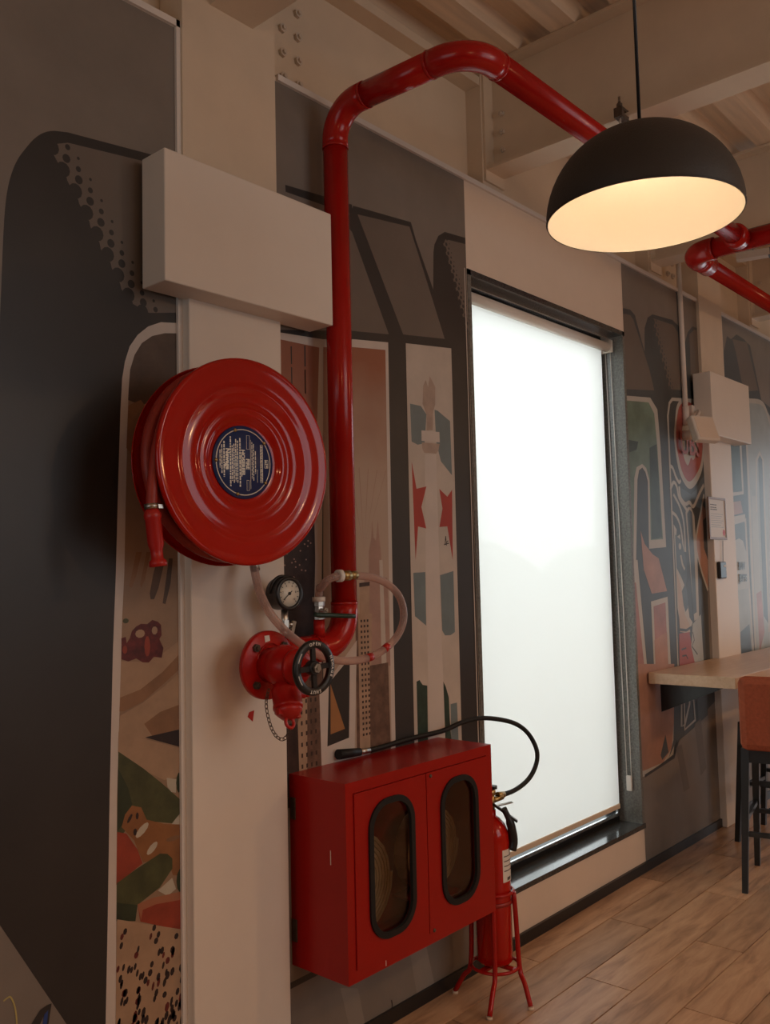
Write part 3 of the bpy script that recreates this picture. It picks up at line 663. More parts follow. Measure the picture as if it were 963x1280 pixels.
Cc.add('mist', [(5.379,1.278),(5.509,1.331),(5.522,1.023),(5.397,1.010),(5.340,1.145)]); Cc.line('slate', [(5.374,1.230),(5.392,1.180),(5.352,1.144),(5.431,1.089)], .01)
Cc.add('peach', [(5.702,1.978),(5.604,2.026),(5.538,1.896),(5.485,1.770),(5.542,1.609),(5.617,1.492),(5.643,1.491)]); Cc.line('outline', [(5.650,2.090),(5.585,1.974),(5.486,1.780),(5.543,1.619),(5.641,1.476)], .02, 4)
Cc.add('slate', [(5.617,1.924),(5.686,1.952),(5.664,1.669),(5.609,1.745)])
Cc.add('slate', [(5.538,1.369),(5.581,1.407),(5.632,1.405),(5.623,1.014),(5.535,1.022)])
Cc.line('outline', [(5.179,0.959),(5.296,0.971),(5.278,0.807),(5.195,0.695),(5.149,0.692),(5.179,0.959)], .022)
Cc.add('concrete', [(4.309,0.496),(4.643,0.496),(5.030,0.526),(5.107,0.619),(5.212,0.636),(5.748,0.749),(5.625,-0.219),(4.256,-0.113)])
Cc.line('ink', [(4.643,0.496),(5.031,0.535),(5.074,0.624)], .016)
Cc.line('outline', [(5.205,0.886),(5.192,0.667),(5.349,0.702),(5.334,0.886)], .020)
Cc.add('slate', [(5.388,0.938),(5.767,0.899),(5.754,0.799),(5.385,0.697)])
Cc.add('plate', [(5.058,0.581),(5.138,0.592),(5.223,0.322),(5.141,0.314)]); Cc.add('plate', [(5.334,0.680),(5.434,0.700),(5.484,0.393),(5.394,0.361)])
oC = Cc.build('wall print of dark letters holding teal, peach and a round red emblem')
lt = MB(); add_text(lt, 'UBS', basis(([(5.451,2.387)][0][0], -.0125, [(5.451,2.387)][0][1]), (1, 0, 0), (0, 0, 1)) @ Matrix.Diagonal((.92, 1, 1, 1)), .20, depth=.0001, bold=.003)
lo = lt.build('emblem_lettering', MATS['print_emblem_red'], oC)

# ---- panel right of the second column
D = Print(6.06, 9.5, .05)
D.add('concrete', rect(6.0, 0, 9.5, 3.36))
D.add('slate', [(6.119,3.098),(6.194,3.224),(6.267,3.215),(6.382,3.271),(6.522,3.262),(6.648,3.237),(6.828,2.857),(7.229,2.784),(6.927,0.897),(5.767,0.899)])
D.add('plate', [(6.298,3.221),(6.585,3.250),(6.769,2.922),(6.467,2.868),(6.348,3.138)])
D.add('pale_blue', [(6.475,2.811),(6.826,2.845),(6.956,2.782),(7.381,2.547),(7.115,0.940),(6.429,0.941),(6.424,1.666)])
D.line('outline', [(6.475,2.811),(6.474,2.464),(6.472,2.007),(6.455,1.554),(6.445,1.051)], .035); D.line('outline', [(6.555,2.816),(6.808,2.837),(6.922,2.790),(7.041,2.639)], .035, 4)
D.add('mist', [(6.521,2.123),(6.636,2.129),(6.599,1.323),(6.618,1.010),(6.486,1.003),(6.486,1.440)])
D.add('slate_blue', [(6.693,2.402),(6.731,2.434),(6.779,2.415),(6.753,2.017),(6.732,1.433),(6.731,1.202),(6.640,1.264),(6.668,1.897)])
D.line('outline', [(6.602,2.011),(6.658,2.393),(6.734,2.452),(6.794,2.404),(6.769,1.900),(6.739,1.144)], .03, 0)
D.add('pink', [(6.517,1.428),(6.618,1.448),(6.639,1.150),(6.521,1.017)])
D.add('teal_dark', [(6.078,2.450),(6.335,2.474),(6.336,2.147),(6.138,2.131),(6.116,2.294)]); D.line('outline', [(6.350,2.476),(6.350,2.137),(6.136,2.115),(6.119,2.322),(6.068,2.373)], .035)
D.add('peach', [(6.099,2.058),(6.295,2.078),(6.330,1.996),(6.101,1.966)])
D.add('pale_blue', [(6.094,1.911),(6.354,1.946),(6.391,1.000),(6.087,0.993)]); D.line('outline', [(6.082,1.927),(6.371,1.958)], .06); D.line('outline', [(6.371,1.958),(6.376,1.555),(6.395,1.027)], .03)
D.add('slate_blue', [(6.093,1.900),(6.352,1.935),(6.353,1.722),(6.303,1.800),(6.229,1.816),(6.152,1.798),(6.098,1.722)])
D.add('mist', [(6.102,1.749),(6.168,1.804),(6.229,1.816),(6.303,1.800),(6.353,1.722),(6.380,1.471),(6.107,1.463)])
D.add('slate_blue', [(6.106,1.452),(6.149,1.451),(6.161,1.207),(6.113,1.183)]); D.add('slate_blue', [(6.172,1.180),(6.345,1.224),(6.364,1.030),(6.103,1.003)])
oD = D.build('wall print of pale blue letters beyond the second column')
dt = MB()
for s_, q in (('BW', [(6.248,1.623)][0]), ('JEFFS', [(6.259,1.541)][0])):
    add_text(dt, s_, basis((q[0], -.006, q[1]), (1, 0, 0), (0, 0, 1)), .075 if s_ == 'BW' else .068, depth=.0001, bold=.002)
dt.build('print_lettering', MATS['print_slate_blue'], oD)

# ============================================================ BOXED DUCTS ON THE COLUMNS
def wall_box(x0, x1, z0, z1, d, label):
    t = thing('wall_box', label, 'box', (x0, -.02, z0), 0, 'white boxings across the columns')
    b = MB().box(x0, x1, -d, -.0215, z0, z1, .004).build('casing', WHITE, t)
    return t
wall_box(1.472, 2.152, 2.478, 2.870, .137, 'large white rectangular boxing on the first column, above the hose reel')
wall_box(5.505, 6.175, 2.447, 2.847, .137, 'white rectangular boxing on the far column, behind the small wall speaker')

# ============================================================ FIRE HOSE REEL
RZ = math.radians(-3.5)
reel = thing('hose_reel', 'red fire hose reel with round disc and blue label on the white column', 'hose reel', (1.62, -.0455, 1.951), RZ)
RC = Vector((.020, -.2745, 0))      # front disc centre in the reel's own frame
def lpart(mb, name, m, parent=reel, label=None):
    o = mb.build(name, m); o.parent = parent
    if label: o['label'] = label
    return o
yf = RC.y; cx = RC.x
front = [(.0, .036), (.108, .036), (.116, .034), (.124, .0285), (.132, .0235), (.140, .0215), (.147, .0235), (.156, .0235), (.163, .018), (.171, .0155), (.180, .015), (.202, .0148), (.208, .0162), (.214, .0162), (.220, .0125), (.235, .0105), (.255, .0095), (.272, .0085), (.280, .005), (.286, .004), (.2915, .008), (.2925, .015), (.288, .020), (.27, .014), (.20, .026), (.1, .046), (0, .046)]
lpart(MB().lathe(front, (cx, yf, 0), (0, 1, 0), 96), 'front_disc', RED)
back = [(0, 0), (.27, 0), (.286, -.004), (.291, -.010), (.289, -.002), (.28, .006), (0, .008)]
lpart(MB().lathe(back, (cx, yf+.145, 0), (0, 1, 0), 72), 'back_disc', RED)
lpart(MB().lathe(((.19, .05), (.205, .052), (.205, .14), (.19, .145)), (cx, yf, 0), (0, 1, 0), 48), 'drum', RED_DRUM)
hz = MB()
for rr, dy in ((.262, .040), (.266, .098), (.236, .070), (.236, .125)):
    hz.tube([(cx+rr*math.cos(2*PI*k/64), yf+dy+.008*math.sin(2*PI*k/64), rr*math.sin(2*PI*k/64)) for k in range(64)], .0180, 12, close=True)
lpart(hz, 'hose', RED_RUBBER)
lpart(MB().lathe(((.035, .15), (.035, .27)), (cx, yf, 0), (0, 1, 0), 24).box(cx-.06, cx+.06, yf+.262, -.001, -.075, .075), 'wall_bracket', RED)
# loose hose tail with clamp and nozzle
RI = (Matrix.Translation(Vector((1.62, -.0455, 1.951))) @ Matrix.Rotation(RZ, 4, 'Z')).inverted()
def L(p): return tuple(RI @ Vector(p))
tail = [L(p) for p in ((1.462,-0.25,2.167),(1.401,-0.255,2.087),(1.362,-0.26,1.988),(1.341,-0.265,1.885),(1.333,-0.27,1.809))]
lpart(MB().tube(tail, .0150, 12, 6), 'hose_tail', RED_RUBBER)
n0 = Vector(L((1.335,-0.27,1.801))); n1 = Vector(L((1.35,-0.275,1.66))); na = (n1-n0).normalized(); nl = (n1-n0).length
nz = lpart(MB().lathe(((.014, -.012), (.020, .0), (.0225, .006), (.0225, .016), (.0205, .02), (.0205, nl*.60), (.016, nl*.70), (.0155, nl*.86), (.022, nl*.90), (.0235, nl), (.014, nl), (.012, nl*.85)), n0, na, 24), 'nozzle', RED_PLASTIC)
cl = MB().lathe(((.0168, -.022), (.0182, -.022), (.0182, -.008), (.0168, -.008)), n0, na, 20, ring=True)
cl.obox(n0-na*.015+Vector((.021, -.006, 0)), (1, 0, 0), (0, 1, 0), (0, 0, 1), .008, .004, .005)
lpart(cl, 'hose_clamp', STEEL, nz)
# label plate, its print and rivets
LP = MB().lathe(((0, .036), (.103, .036), (.1045, .034), (.103, .0315), (0, .0315)), (cx, yf, 0), (0, 1, 0), 64)
lab = lpart(LP, 'label_plate', LABEL_BLUE, label='round blue label plate')
ly = yf+.0312
pr = MB()
pr.lathe(((.0915, 0), (.0945, 0), (.0945, .0006), (.0915, .0006)), (cx, ly, 0), (0, -1, 0), 64, ring=True)
def bar(x0, x1, z0, z1): pr.box(cx+x0, cx+x1, ly-.0006, ly+.0004, z0, z1)
def words(x, z0, z1, w, seed):
    r = random.Random(seed); z = z1
    while z > z0:
        l = .004+.009*r.random(); bar(x-w/2, x+w/2, max(z-l, z0), z); z -= l+.0022
def tx(s, x, z, size, **k): add_text(pr, s, basis((cx+x, ly-.0004, z), (0, 0, -1), (1, 0, 0)), size, **k)
tx('FIRE', .0135, -.004, .0165, bold=.0007); tx('HOSEREEL', -.003, -.002, .0165, bold=.0007)
tx('Newage', -.055, .006, .018, bold=.0008)
for x, a, b, w in ((.0345, -.05, .055, .0026), (.029, -.045, .06, .0022), (-.0125, -.07, .068, .0042), (-.021, -.06, .06, .0030), (-.027, -.055, .064, .0030), (-.033, -.06, .05, .0030), (-.039, -.055, .045, .0030), (-.045, -.07, .070, .0042), (-.0665, -.045, .055, .0042), (-.074, -.035, .045, .0030), (-.080, -.02, .03, .0026), (.041, -.03, .035, .0026)): words(x, a, b, w, int(x*9999)+50)
for (x0, x1, z0, z1) in ((.058, .067, -.055, .055),):
    bar(x0, x0+.001, z0, z1); bar(x1-.001, x1, z0, z1); bar(x0, x1, z0, z0+.001); bar(x0, x1, z1-.001, z1); words((x0+x1)/2-.0018, z0+.004, z1-.004, .0022, 3); words((x0+x1)/2+.002, z0+.004, z1-.004, .0022, 4)
for (x0, x1, z0, z1) in ((.010, .021, .038, .078), (.010, .019, -.080, -.05)):
    bar(x0, x0+.0008, z0, z1); bar(x1-.0008, x1, z0, z1); bar(x0, x1, z0, z0+.0008); bar(x0, x1, z1-.0008, z1)
bar(.0235, .0245, -.075, .066); bar(.047, .048, -.055, -.018)
# square mark near the rim
x0, x1, z0, z1 = .0735, .0865, -.012, .012
bar(x0, x0+.0012, z0, z1); bar(x1-.0012, x1, z0, z1); bar(x0, x1, z0, z0+.0012); bar(x0, x1, z1-.0012, z1); bar(x0, x1, -.0012, .0012); bar(x0+.003, x0+.007, .003, .010); bar(x0+.006, x0+.010, -.010, -.003)
lpart(pr, 'label_print', LABEL_PRINT, lab)
for a in (108, 40, -36, -104, 180):
    q = math.radians(a); lpart(MB().lathe(((.0055, 0), (.005, .003), (.003, .0048), (0, .005)), (cx+.0935*math.cos(q), ly, .0935*math.sin(q)), (0, -1, 0), 12), 'rivet', BRASS, lab)

# ============================================================ FIRE MAIN (riser, elbows, run, branch)
main = thing('fire_pipe', 'red fire water pipe rising beside the column and crossing under the roof beams', 'pipe', (2.235, -.09, 1.375))
RX, RY, RH = 2.228, -.09, 3.292
P = [(1.815, RY, 1.385), (RX, RY, 1.385), (RX, RY, RH), (2.25, -.672, 3.288), (4.60, -.672, 3.30)]
# straight lengths and elbows are separate fittings
def elbow(name, a, c, b, rad, r, parent):
    pts = fillet([a, c, b], rad, 12)[1:-1]; e0, e1 = pts[0], pts[-1]; A_, B_ = (Vector(a)-Vector(c)).normalized(), (Vector(b)-Vector(c)).normalized()
    mb = MB().tube([e0+A_*.03]+pts+[e1+B_*.03], r, 24)
    for e, d in ((e0, A_), (e1, B_)): mb.lathe(((r*.99, .024), (r*1.025, .027), (r*1.025, .033), (r*.99, .036)), e, d, 24, ring=True)
    mb.build(name, RED_PIPE, parent); return e0, e1
e = []
e.append(elbow('elbow', P[0], P[1], P[2], .115, .0462, main)); e.append(elbow('elbow', P[1], P[2], P[3], .115, .0462, main)); e.append(elbow('elbow', P[2], P[3], P[4], .13, .0462, main))
MB().cyl(e[0][1], e[1][0], .0445, 28).build('riser', RED_PIPE, main)
MB().cyl(e[1][1], e[2][0], .0445, 28).build('pipe_length', RED_PIPE, main)
MB().cyl(e[2][1], (4.60, -.672, 3.30), .0445, 28).build('pipe_length', RED_PIPE, main)
# lower run and turn to the valve flange
le = elbow('elbow', P[1], (1.815, RY, 1.385), (1.815, -.5, 1.36), .05, .0462, main)
MB().cyl(e[0][0], le[0], .0445, 24).build('pipe_length', RED_PIPE, main)
# far header: comes from the room, turns along the wall
X2, R2 = 4.632, .052
h = [(X2, -3.2, 3.30), (X2, -.392, 3.30), (8.6, -.375, 3.31)]
ee = elbow('elbow', h[0], h[1], h[2], .10, .0585, main)
MB().cyl(h[0], ee[0], R2, 28).build('header', RED_PIPE, main)
MB().cyl(ee[1], h[2], .0455, 28).build('pipe_length', RED_PIPE, main)
d_ = (Vector(h[2])-Vector(h[1])).normalized()
MB().cyl(ee[1], ee[1]+d_*.16, .056, 28).build('coupling', RED_PIPE, main)
MB().lathe(((.05, -.13), (.062, -.11), (.062, -.05)), (X2, -.672, 3.30), (1, 0, 0), 24).build('tee_socket', RED_PIPE, main)
# clip hanging the pipe from the roof beam
hg = thing('pipe_hanger', 'dark beam clamp with threaded rod above the red pipe', 'clamp', (3.285, -.672, 3.345))
MB().cyl((3.285, -.672, 3.352), (3.285, -.672, 3.535), .005, 8).build('rod', STEEL, hg)
MB().box(3.268, 3.330, -.69, -.654, 3.475, 3.486).box(3.268, 3.330, -.69, -.654, 3.446, 3.459).box(3.268, 3.290, -.69, -.654, 3.459, 3.475).hexbolt((3.285, -.672, 3.492), (0, 0, 1), .012, .014).build('clamp_jaw', DARK_BOLT, hg)
MB().tube([(3.285, -.672+.0475*math.cos(2*PI*k/24), 3.293+.0475*math.sin(2*PI*k/24)) for k in range(24)], .003, 6, close=True).build('pipe_ring', STEEL, hg)

# ============================================================ HYDRANT VALVE
VX, VZ = 1.815, 1.360
hv = thing('hydrant_valve', 'red landing valve with black handwheel on the white column', 'valve', (VX, -.15, VZ))
fl = MB().lathe(((.0, 0), (.100, 0), (.1035, .003), (.1035, .018), (.100, .021), (0, .021)), (VX, -.150, VZ), (0, -1, 0), 48).build('flange', RED_VALVE, hv)
for a in (45, 135, 225, 315, 90, 0, 180, 270):
    if a % 90 == 45:
        q = math.radians(a); MB().hexbolt((VX+.078*math.cos(q), -.171, VZ+.078*math.sin(q)), (0, -1, 0), .0125, .010).build('bolt', DARK_BOLT, fl)
body = MB().lathe(((.052, 0), (.050, .02), (.058, .035), (.064, .06), (.062, .085), (.050, .105), (.046, .112), (.054, .114), (.054, .126), (.040, .130), (.028, .142), (.024, .165), (.012, .170), (.009, .20)), (VX, -.171, VZ), (0, -1, 0), 36)
body.build('body', RED_VALVE, hv)
MB().prism([(1.795,-0.1725,1.449),(1.814,-0.1725,1.45),(1.817,-0.1725,1.433),(1.798,-0.1725,1.429)], (0, .0012, 0)).build('paint_chip', LABEL_WHITE, hv, 'small pale chip on the flange')
# oblique outlet
oo = Vector((VX-.0, -.235, VZ-.02)); oc = Vector((1.786,-0.285,1.226)); oa = (oc-oo).normalized(); ol = (oc-oo).length
MB().lathe(((.036, .0), (.037, .045), (.043, .05), (.043, .056), (.0425, ol-.03), (.044, ol-.028), (.044, ol-.018), (.038, ol-.016)), oo, oa, 32).build('outlet', RED_VALVE, hv)
cap = MB().lathe(((.030, ol-.02), (.040, ol-.017), (.041, ol-.008), (.034, ol), (.022, ol+.012), (.0, ol+.016)), oo, oa, 32)
tp = oo+oa*(ol+.014); sd = oa.cross(Vector((0, 1, 0))).normalized()
for s_ in (-1, 1): cap.obox(tp-oa*.016+sd*s_*.036, sd, oa.cross(sd), oa, .008, .006, .008)
cap = cap.build('cap', RED_PLASTIC, hv)
MB().tube([tp+oa*.010+sd*.016*math.cos(2*PI*k/20)+oa*.016*math.sin(2*PI*k/20) for k in range(20)], .0052, 8, close=True).build('cap_ring', RED_PLASTIC, cap)
sp = oo+oa*.062; MB().cyl(sp, sp+Vector((.062, -.012, -.012)), .011, 12).cyl(sp+Vector((.062, -.012, -.012)), sp+Vector((.076, -.015, -.015)), .006, 10).build('latch_lug', RED_VALVE, hv)
# handwheel
WC = Vector((VX-.010, -.372, VZ+.003)); wr = .0685
hw = MB().lathe(((wr-.0115, -.004), (wr-.0105, -.0085), (wr+.0085, -.0085), (wr+.0105, -.004), (wr+.0105, .004), (wr+.008, .007), (wr-.010, .007), (wr-.0115, .004)), WC, (0, 1, 0), 56, ring=True)
for k in range(4):
    q = PI/2*k+.05; dr = Vector((math.cos(q), 0, math.sin(q))); hw.obox(WC+dr*wr*.5, dr, (0, 1, 0), dr.cross(Vector((0, 1, 0))), wr*.5, .0045, .0075)
hw.lathe(((.019, -.010), (.021, -.006), (.021, .014), (.016, .018)), WC, (0, 1, 0), 24)
hwo = hw.build('handwheel', BLACK_WHEEL, hv, 'black handwheel with OPEN and SHUT lettering')
MB().hexbolt(WC+Vector((0, -.0105, 0)), (0, -1, 0), .014, .008).cyl(WC+Vector((0, -.004, 0)), WC+Vector((0, .04, 0)), .008, 12).build('wheel_nut', STEEL, hwo)
wl = MB()
def arc_text(s, mid, spread, size, inward=False):
    for i, ch in enumerate(s):
        a = mid-(i-(len(s)-1)/2)*spread if not inward else mid-(i-(len(s)-1)/2)*spread
        dr = Vector((math.cos(a), 0, math.sin(a))); tn = Vector((math.sin(a), 0, -math.cos(a)))
        o = WC+dr*wr+Vector((0, -.0088, 0)); add_text(wl, ch, basis(o, tn, dr), size, depth=.0002, bold=.0003)
arc_text('OPEN', math.radians(90), .17, .013); arc_text('SHUT', math.radians(270), .17, .013); arc_text('NEWAGE', math.radians(0), .16, .012)
for a in (150, 205):
    ps = [WC+Vector((math.cos(math.radians(a+k*5-10))*wr, -.0088, math.sin(math.radians(a+k*5-10))*wr)) for k in range(6)]
    wl.tube(ps, .0016, 6)
wl.build('wheel_lettering', LABEL_WHITE, hwo, kind='stuff')
# chain from the outlet neck to the cap ring
ch = [Vector(p) for p in ((1.754,-0.235,1.298),(1.735,-0.245,1.259),(1.738,-0.255,1.207),(1.752,-0.262,1.171),(1.774,-0.268,1.153),(1.786,-0.28,1.168),(1.79,-0.29,1.203))]
cp = spline(ch, 12); cmb = MB(); acc = 0; last = cp[0]; n_ = 0
for i in range(1, len(cp)):
    if (cp[i]-last).length >= .011:
        t = (cp[i]-last).normalized(); m_ = (cp[i]+last)/2; sd2 = t.cross(Vector((0, 1, 0)) if n_ % 2 else Vector((1, .3, 0))).normalized()
        cmb.tube([m_+t*.0085*math.cos(2*PI*k/10)+sd2*.0045*math.sin(2*PI*k/10) for k in range(10)], .0013, 5, close=True); last = cp[i]; n_ += 1
cmb.build('chain', DARK_BOLT, hv)

# ============================================================ PRESSURE GAUGE
GC = Vector((1.902,-0.165,1.573)); gr = .0495
pg = thing('pressure_gauge', 'round black pressure gauge with white dial above the red valve', 'gauge', (GC.x, -.12, 1.43))
gn = Vector((-.05, -1, .02)).normalized()
MB().lathe(((gr*.9, -.058), (gr*1.02, -.052), (gr*1.04, -.004), (gr*1.08, .0), (gr*1.08, .006), (gr*.86, .009), (gr*.83, .004), (gr*.83, .0025), (0, .0025)), GC, gn, 40).build('case', BLACK, pg)
dial = MB().lathe(((0, .003), (gr*.82, .003), (gr*.82, .0036), (0, .0036)), GC, gn, 40).build('dial', DIAL, pg)
gx = Vector((1, -.05, 0)).normalized(); gz = gx.cross(gn).normalized()*-1
if gz.z < 0: gz = -gz
tk = MB()
for k in range(11):
    a = math.radians(225-27*k); d = gx*math.cos(a)+gz*math.sin(a); tk.obox(GC+gn*.0042+d*gr*.71, d, gn, d.cross(gn), gr*.06, .0003, .0011)
    if k % 2 == 0: add_text(tk, str(k*2//2), basis(GC+gn*.004+d*gr*.52, gx, gz), .0095, depth=.0002)
tk.build('dial_marks', PRINT_DARK, dial)
a = math.radians(218); d = gx*math.cos(a)+gz*math.sin(a)
MB().obox(GC+gn*.0055+d*gr*.18, d, gn, d.cross(gn), gr*.44, .0005, .0012).lathe(((.005, .004), (.005, .007)), GC, gn, 12).build('needle', BLACK, dial)
MB().tube([GC+gn*-.03+gx*gr*1.0*math.cos(2*PI*k/24)+gz*(gr*1.12*math.sin(2*PI*k/24)) for k in range(13)], .005, 8).build('case_bracket', BLACK, pg)
st = MB().cyl(GC+Vector((0, .02, -gr-.002)), (GC.x, -.145, 1.455), .011, 12).lathe(((.015, 0), (.015, .025)), (GC.x, -.145, 1.465), (0, 0, 1), 6, False).cyl((GC.x, -.145, 1.46), (GC.x, -.115, 1.42), .011, 12)
st.build('stem', STEEL, pg)
MB().cyl((GC.x+.010, -.150, 1.476), (GC.x+.020, -.160, 1.476), .007, 10).obox((GC.x+.021, -.160, 1.468), (.3, 0, 1), (0, 1, 0), (1, 0, -.3), .018, .004, .006).build('cock', STEEL, pg)

# ============================================================ BALL VALVE ON THE MAIN
bvx = (2.096,-0.1,1.493)[0]
bv = thing('ball_valve', 'small ball valve with long green-black lever in front of the red riser', 'valve', (bvx, -.1, 1.43))
MB().cyl((bvx, -.10, 1.425), (bvx, -.10, 1.482), .019, 16).build('nipple', RED_VALVE, bv)
MB().lathe(((.020, 0), (.020, .014), (.017, .016), (.019, .03), (.017, .042), (.020, .044), (.020, .058)), (bvx, -.10, 1.482), (0, 0, 1), 8, False).build('valve_body', STEEL, bv)
MB().cyl((bvx, -.10, 1.540), (bvx, -.10, 1.556), .022, 16).build('hose_band', LABEL_WHITE, bv)
MB().tube([(2.044,-0.135,1.501),(2.064,-0.137,1.497),(2.095,-0.15,1.496),(2.155,-0.158,1.491),(2.203,-0.16,1.488)], [.008]*9, 10, 2).build('lever', GREEN, bv)
MB().hexbolt((bvx-.006, -.133, 1.512), (0, -1, 0), .010, .008).cyl((bvx-.006, -.10, 1.512), (bvx-.006, -.135, 1.512), .007, 10).build('lever_nut', STEEL, bv)

# ============================================================ CLEAR SUPPLY HOSE
ph = thing('supply_hose', 'clear braided hose looping from the reel past the handwheel to the riser', 'hose', tuple((1.794,-0.13,1.667)))
hp = [(1.8,-0.12,1.679),(1.788,-0.14,1.642),(1.785,-0.165,1.581),(1.804,-0.19,1.516),(1.852,-0.2,1.463),(1.924,-0.2,1.414),(2.001,-0.205,1.373),(2.102,-0.205,1.349),(2.215,-0.2,1.347),(2.312,-0.2,1.372),(2.381,-0.2,1.416),(2.413,-0.2,1.473),(2.398,-0.2,1.538),(2.341,-0.2,1.587),(2.255,-0.2,1.616),(2.162,-0.195,1.624),(2.103,-0.19,1.624),(2.066,-0.175,1.612),(2.067,-0.14,1.586),(bvx, -.105, 1.585),(bvx, -.10, 1.552)]
MB().tube(hp, .0130, 14, 6).build('tube', CLEAR, ph)
q0, q1 = Vector((2.097,-0.1885,1.624)), Vector((2.144,-0.1935,1.625))
MB().cyl(q0, q0+(q1-q0)*.35, .0205, 18).build('coupling_ring', LABEL_WHITE, ph)
MB().cyl(q0+(q1-q0)*.35, q1+(q1-q0)*.1, .0175, 16).cyl(q1+(q1-q0)*.1, q1+(q1-q0)*.7, .0145, 14).build('coupling', BRASS, ph)
MB().cyl((2.219,-0.2,1.348), (2.242,-0.2,1.351), .0137, 14).build('paint_mark', RED_PLASTIC, ph)
MB().cyl((2.304,-0.2,1.369), (2.325,-0.2,1.38), .0137, 14).build('paint_mark', RED_PLASTIC, ph)
MB().cyl((1.802,-0.118,1.684), (1.793,-0.135,1.649), .0150, 12).build('end_ferrule', STEEL, ph)

# ============================================================ HOSE CABINET
X0, X1, Z0, Z1, DF = 2.042, 2.836, .362, .975, -.258
hc = thing('hose_cabinet', 'red wall cabinet with two windowed doors beside the column', 'cabinet', (2.44, -.001, .362))
sh = MB()
t_ = .004
sh.box(X0, X0+t_, DF+.006, -.001, Z0, Z1); sh.box(X1-t_, X1, DF+.006, -.001, Z0, Z1); sh.box(X0+t_, X1-t_, DF+.006, -.001, Z1-t_, Z1); sh.box(X0+t_, X1-t_, DF+.006, -.001, Z0, Z0+t_); sh.box(X0+t_, X1-t_, -.006, -.001, Z0+t_, Z1-t_)
# front flange round the doors
sh.frame_prism([(X0, DF, Z0), (X1, DF, Z0), (X1, DF, Z1), (X0, DF, Z1)], [(X0+.034, DF, Z0+.036), (X1-.034, DF, Z0+.036), (X1-.034, DF, Z1-.036), (X0+.034, DF, Z1-.036)], (0, .006, 0))
sh.build('carcass', RED_CAB, hc)
def rrect(x0, x1, z0, z1, r, n=8):
    out = []
    for cx_, cz_, a0 in ((x1-r, z1-r, 0), (x0+r, z1-r, 90), (x0+r, z0+r, 180), (x1-r, z0+r, 270)):
        for k in range(n+1):
            a = math.radians(a0+90*k/n); out.append((cx_+r*math.cos(a), cz_+r*math.sin(a)))
    return out
def door(x0, x1, wx0, wx1, label):
    z0, z1 = Z0+.038, Z1-.038; wz0, wz1 = .462, .889
    inner = rrect(wx0, wx1, wz0, wz1, .085)
    # outer loop with matching vertex count: project the inner directions onto the door rectangle
    cx_, cz_ = (wx0+wx1)/2, (wz0+wz1)/2; outer = []
    m = len(inner)//4
    corners = [(x1, z1), (x0, z1), (x0, z0), (x1, z0)]
    for k, (px, pz) in enumerate(inner):
        c = corners[k//m]; j = k % m
        cprev = c
        if j < m/2-.5: # slide along the side before the corner
            outer.append((c[0], cz_+(c[1]-cz_)*(.75+.25*j/(m/2))) if k//m in (0, 2) else (cx_+(c[0]-cx_)*(.75+.25*j/(m/2)), c[1]))
        else:
            f = 1-.25*(j-(m/2-.5))/(m/2)
            outer.append((cx_+(c[0]-cx_)*f, c[1]) if k//m in (0, 2) else (c[0], cz_+(c[1]-cz_)*f))
    # make sure true corners exist
    for q in range(4): outer[q*m+m//2] = corners[q]
    d = MB().frame_prism([(a, DF-.004, b) for a, b in outer], [(a, DF-.004, b) for a, b in inner], (0, .016, 0)).build('door', RED_CAB, hc)
    gi = rrect(wx0+.011, wx1-.011, wz0+.011, wz1-.011, .074); go = rrect(wx0-.009, wx1+.009, wz0-.009, wz1+.009, .094)
    MB().frame_prism([(a, DF-.011, b) for a, b in go], [(a, DF-.011, b) for a, b in gi], (0, .012, 0)).build('gasket', BLACK_RUBBER, d)
    MB().prism([(a, DF+.002, b) for a, b in inner], (0, .003, 0)).build('pane', PERSPEX, d)
    return d
d1 = door(X0+.036, 2.436, 2.148, 2.358, 'l'); d2 = door(2.440, X1-.036, 2.520, 2.724, 'r')
for z in (.925, .405):
    MB().lathe(((.0065, 0), (.006, .003), (0, .004)), (2.462, DF-.004, z), (0, -1, 0), 12).build('screw', DARK_BOLT, d2)
# chipped paint on the cabinet
for (a, b, c_, d_2) in (((2.215,-0.2625,0.3848), (2.215,-0.2625,0.3675), 0, 0),):
    MB().box(a[0]-.0012, a[0]+.0012, DF-.0008, DF+.001, b[2], a[2]).build('paint_chip', LABEL_WHITE, hc)
MB().box(X0-.0006, X0+.001, -.19, -.187, .715, .76).build('paint_chip', LABEL_WHITE, hc)
for z in (.83, .44): MB().box(X0-.004, X0+.003, -.03, -.008, z, z+.07).build('hinge', DARK_BOLT, hc)
# rolled canvas hoses inside
def coil(xc, zc, r1, label):
    mb = MB(); pts = []; turns = 10; n = 20
    pr_ = []
    for k in range(turns*n+1):
        a = 2*PI*k/n; r = .028+(r1-.028)*k/(turns*n); pr_.append((r, a))
    th = (r1-.028)/turns*.40
    rg = []
    for r, a in pr_:
        c, s_ = math.cos(a), math.sin(a)
        rg.append([(xc+(r-th)*c, -.125, zc+(r-th)*s_), (xc+(r+th)*c, -.125, zc+(r+th)*s_), (xc+(r+th)*c, -.060, zc+(r+th)*s_), (xc+(r-th)*c, -.060, zc+(r-th)*s_)])
    mb.rings(rg, False, True, False)
    o = mb.build('fire_hose', CANVAS); tag(o, label, 'fire hose', 'rolled hoses in the red cabinet')
    MB().cyl((xc, -.13, zc), (xc, -.05, zc), .026, 16).build('hose_coupling', BRASS, o)
    return o
coil(2.232, .590, .172, 'rolled canvas fire hose behind the cabinet door nearest the column')
coil(2.640, .615, .150, 'rolled canvas fire hose behind the cabinet door next to the extinguisher')
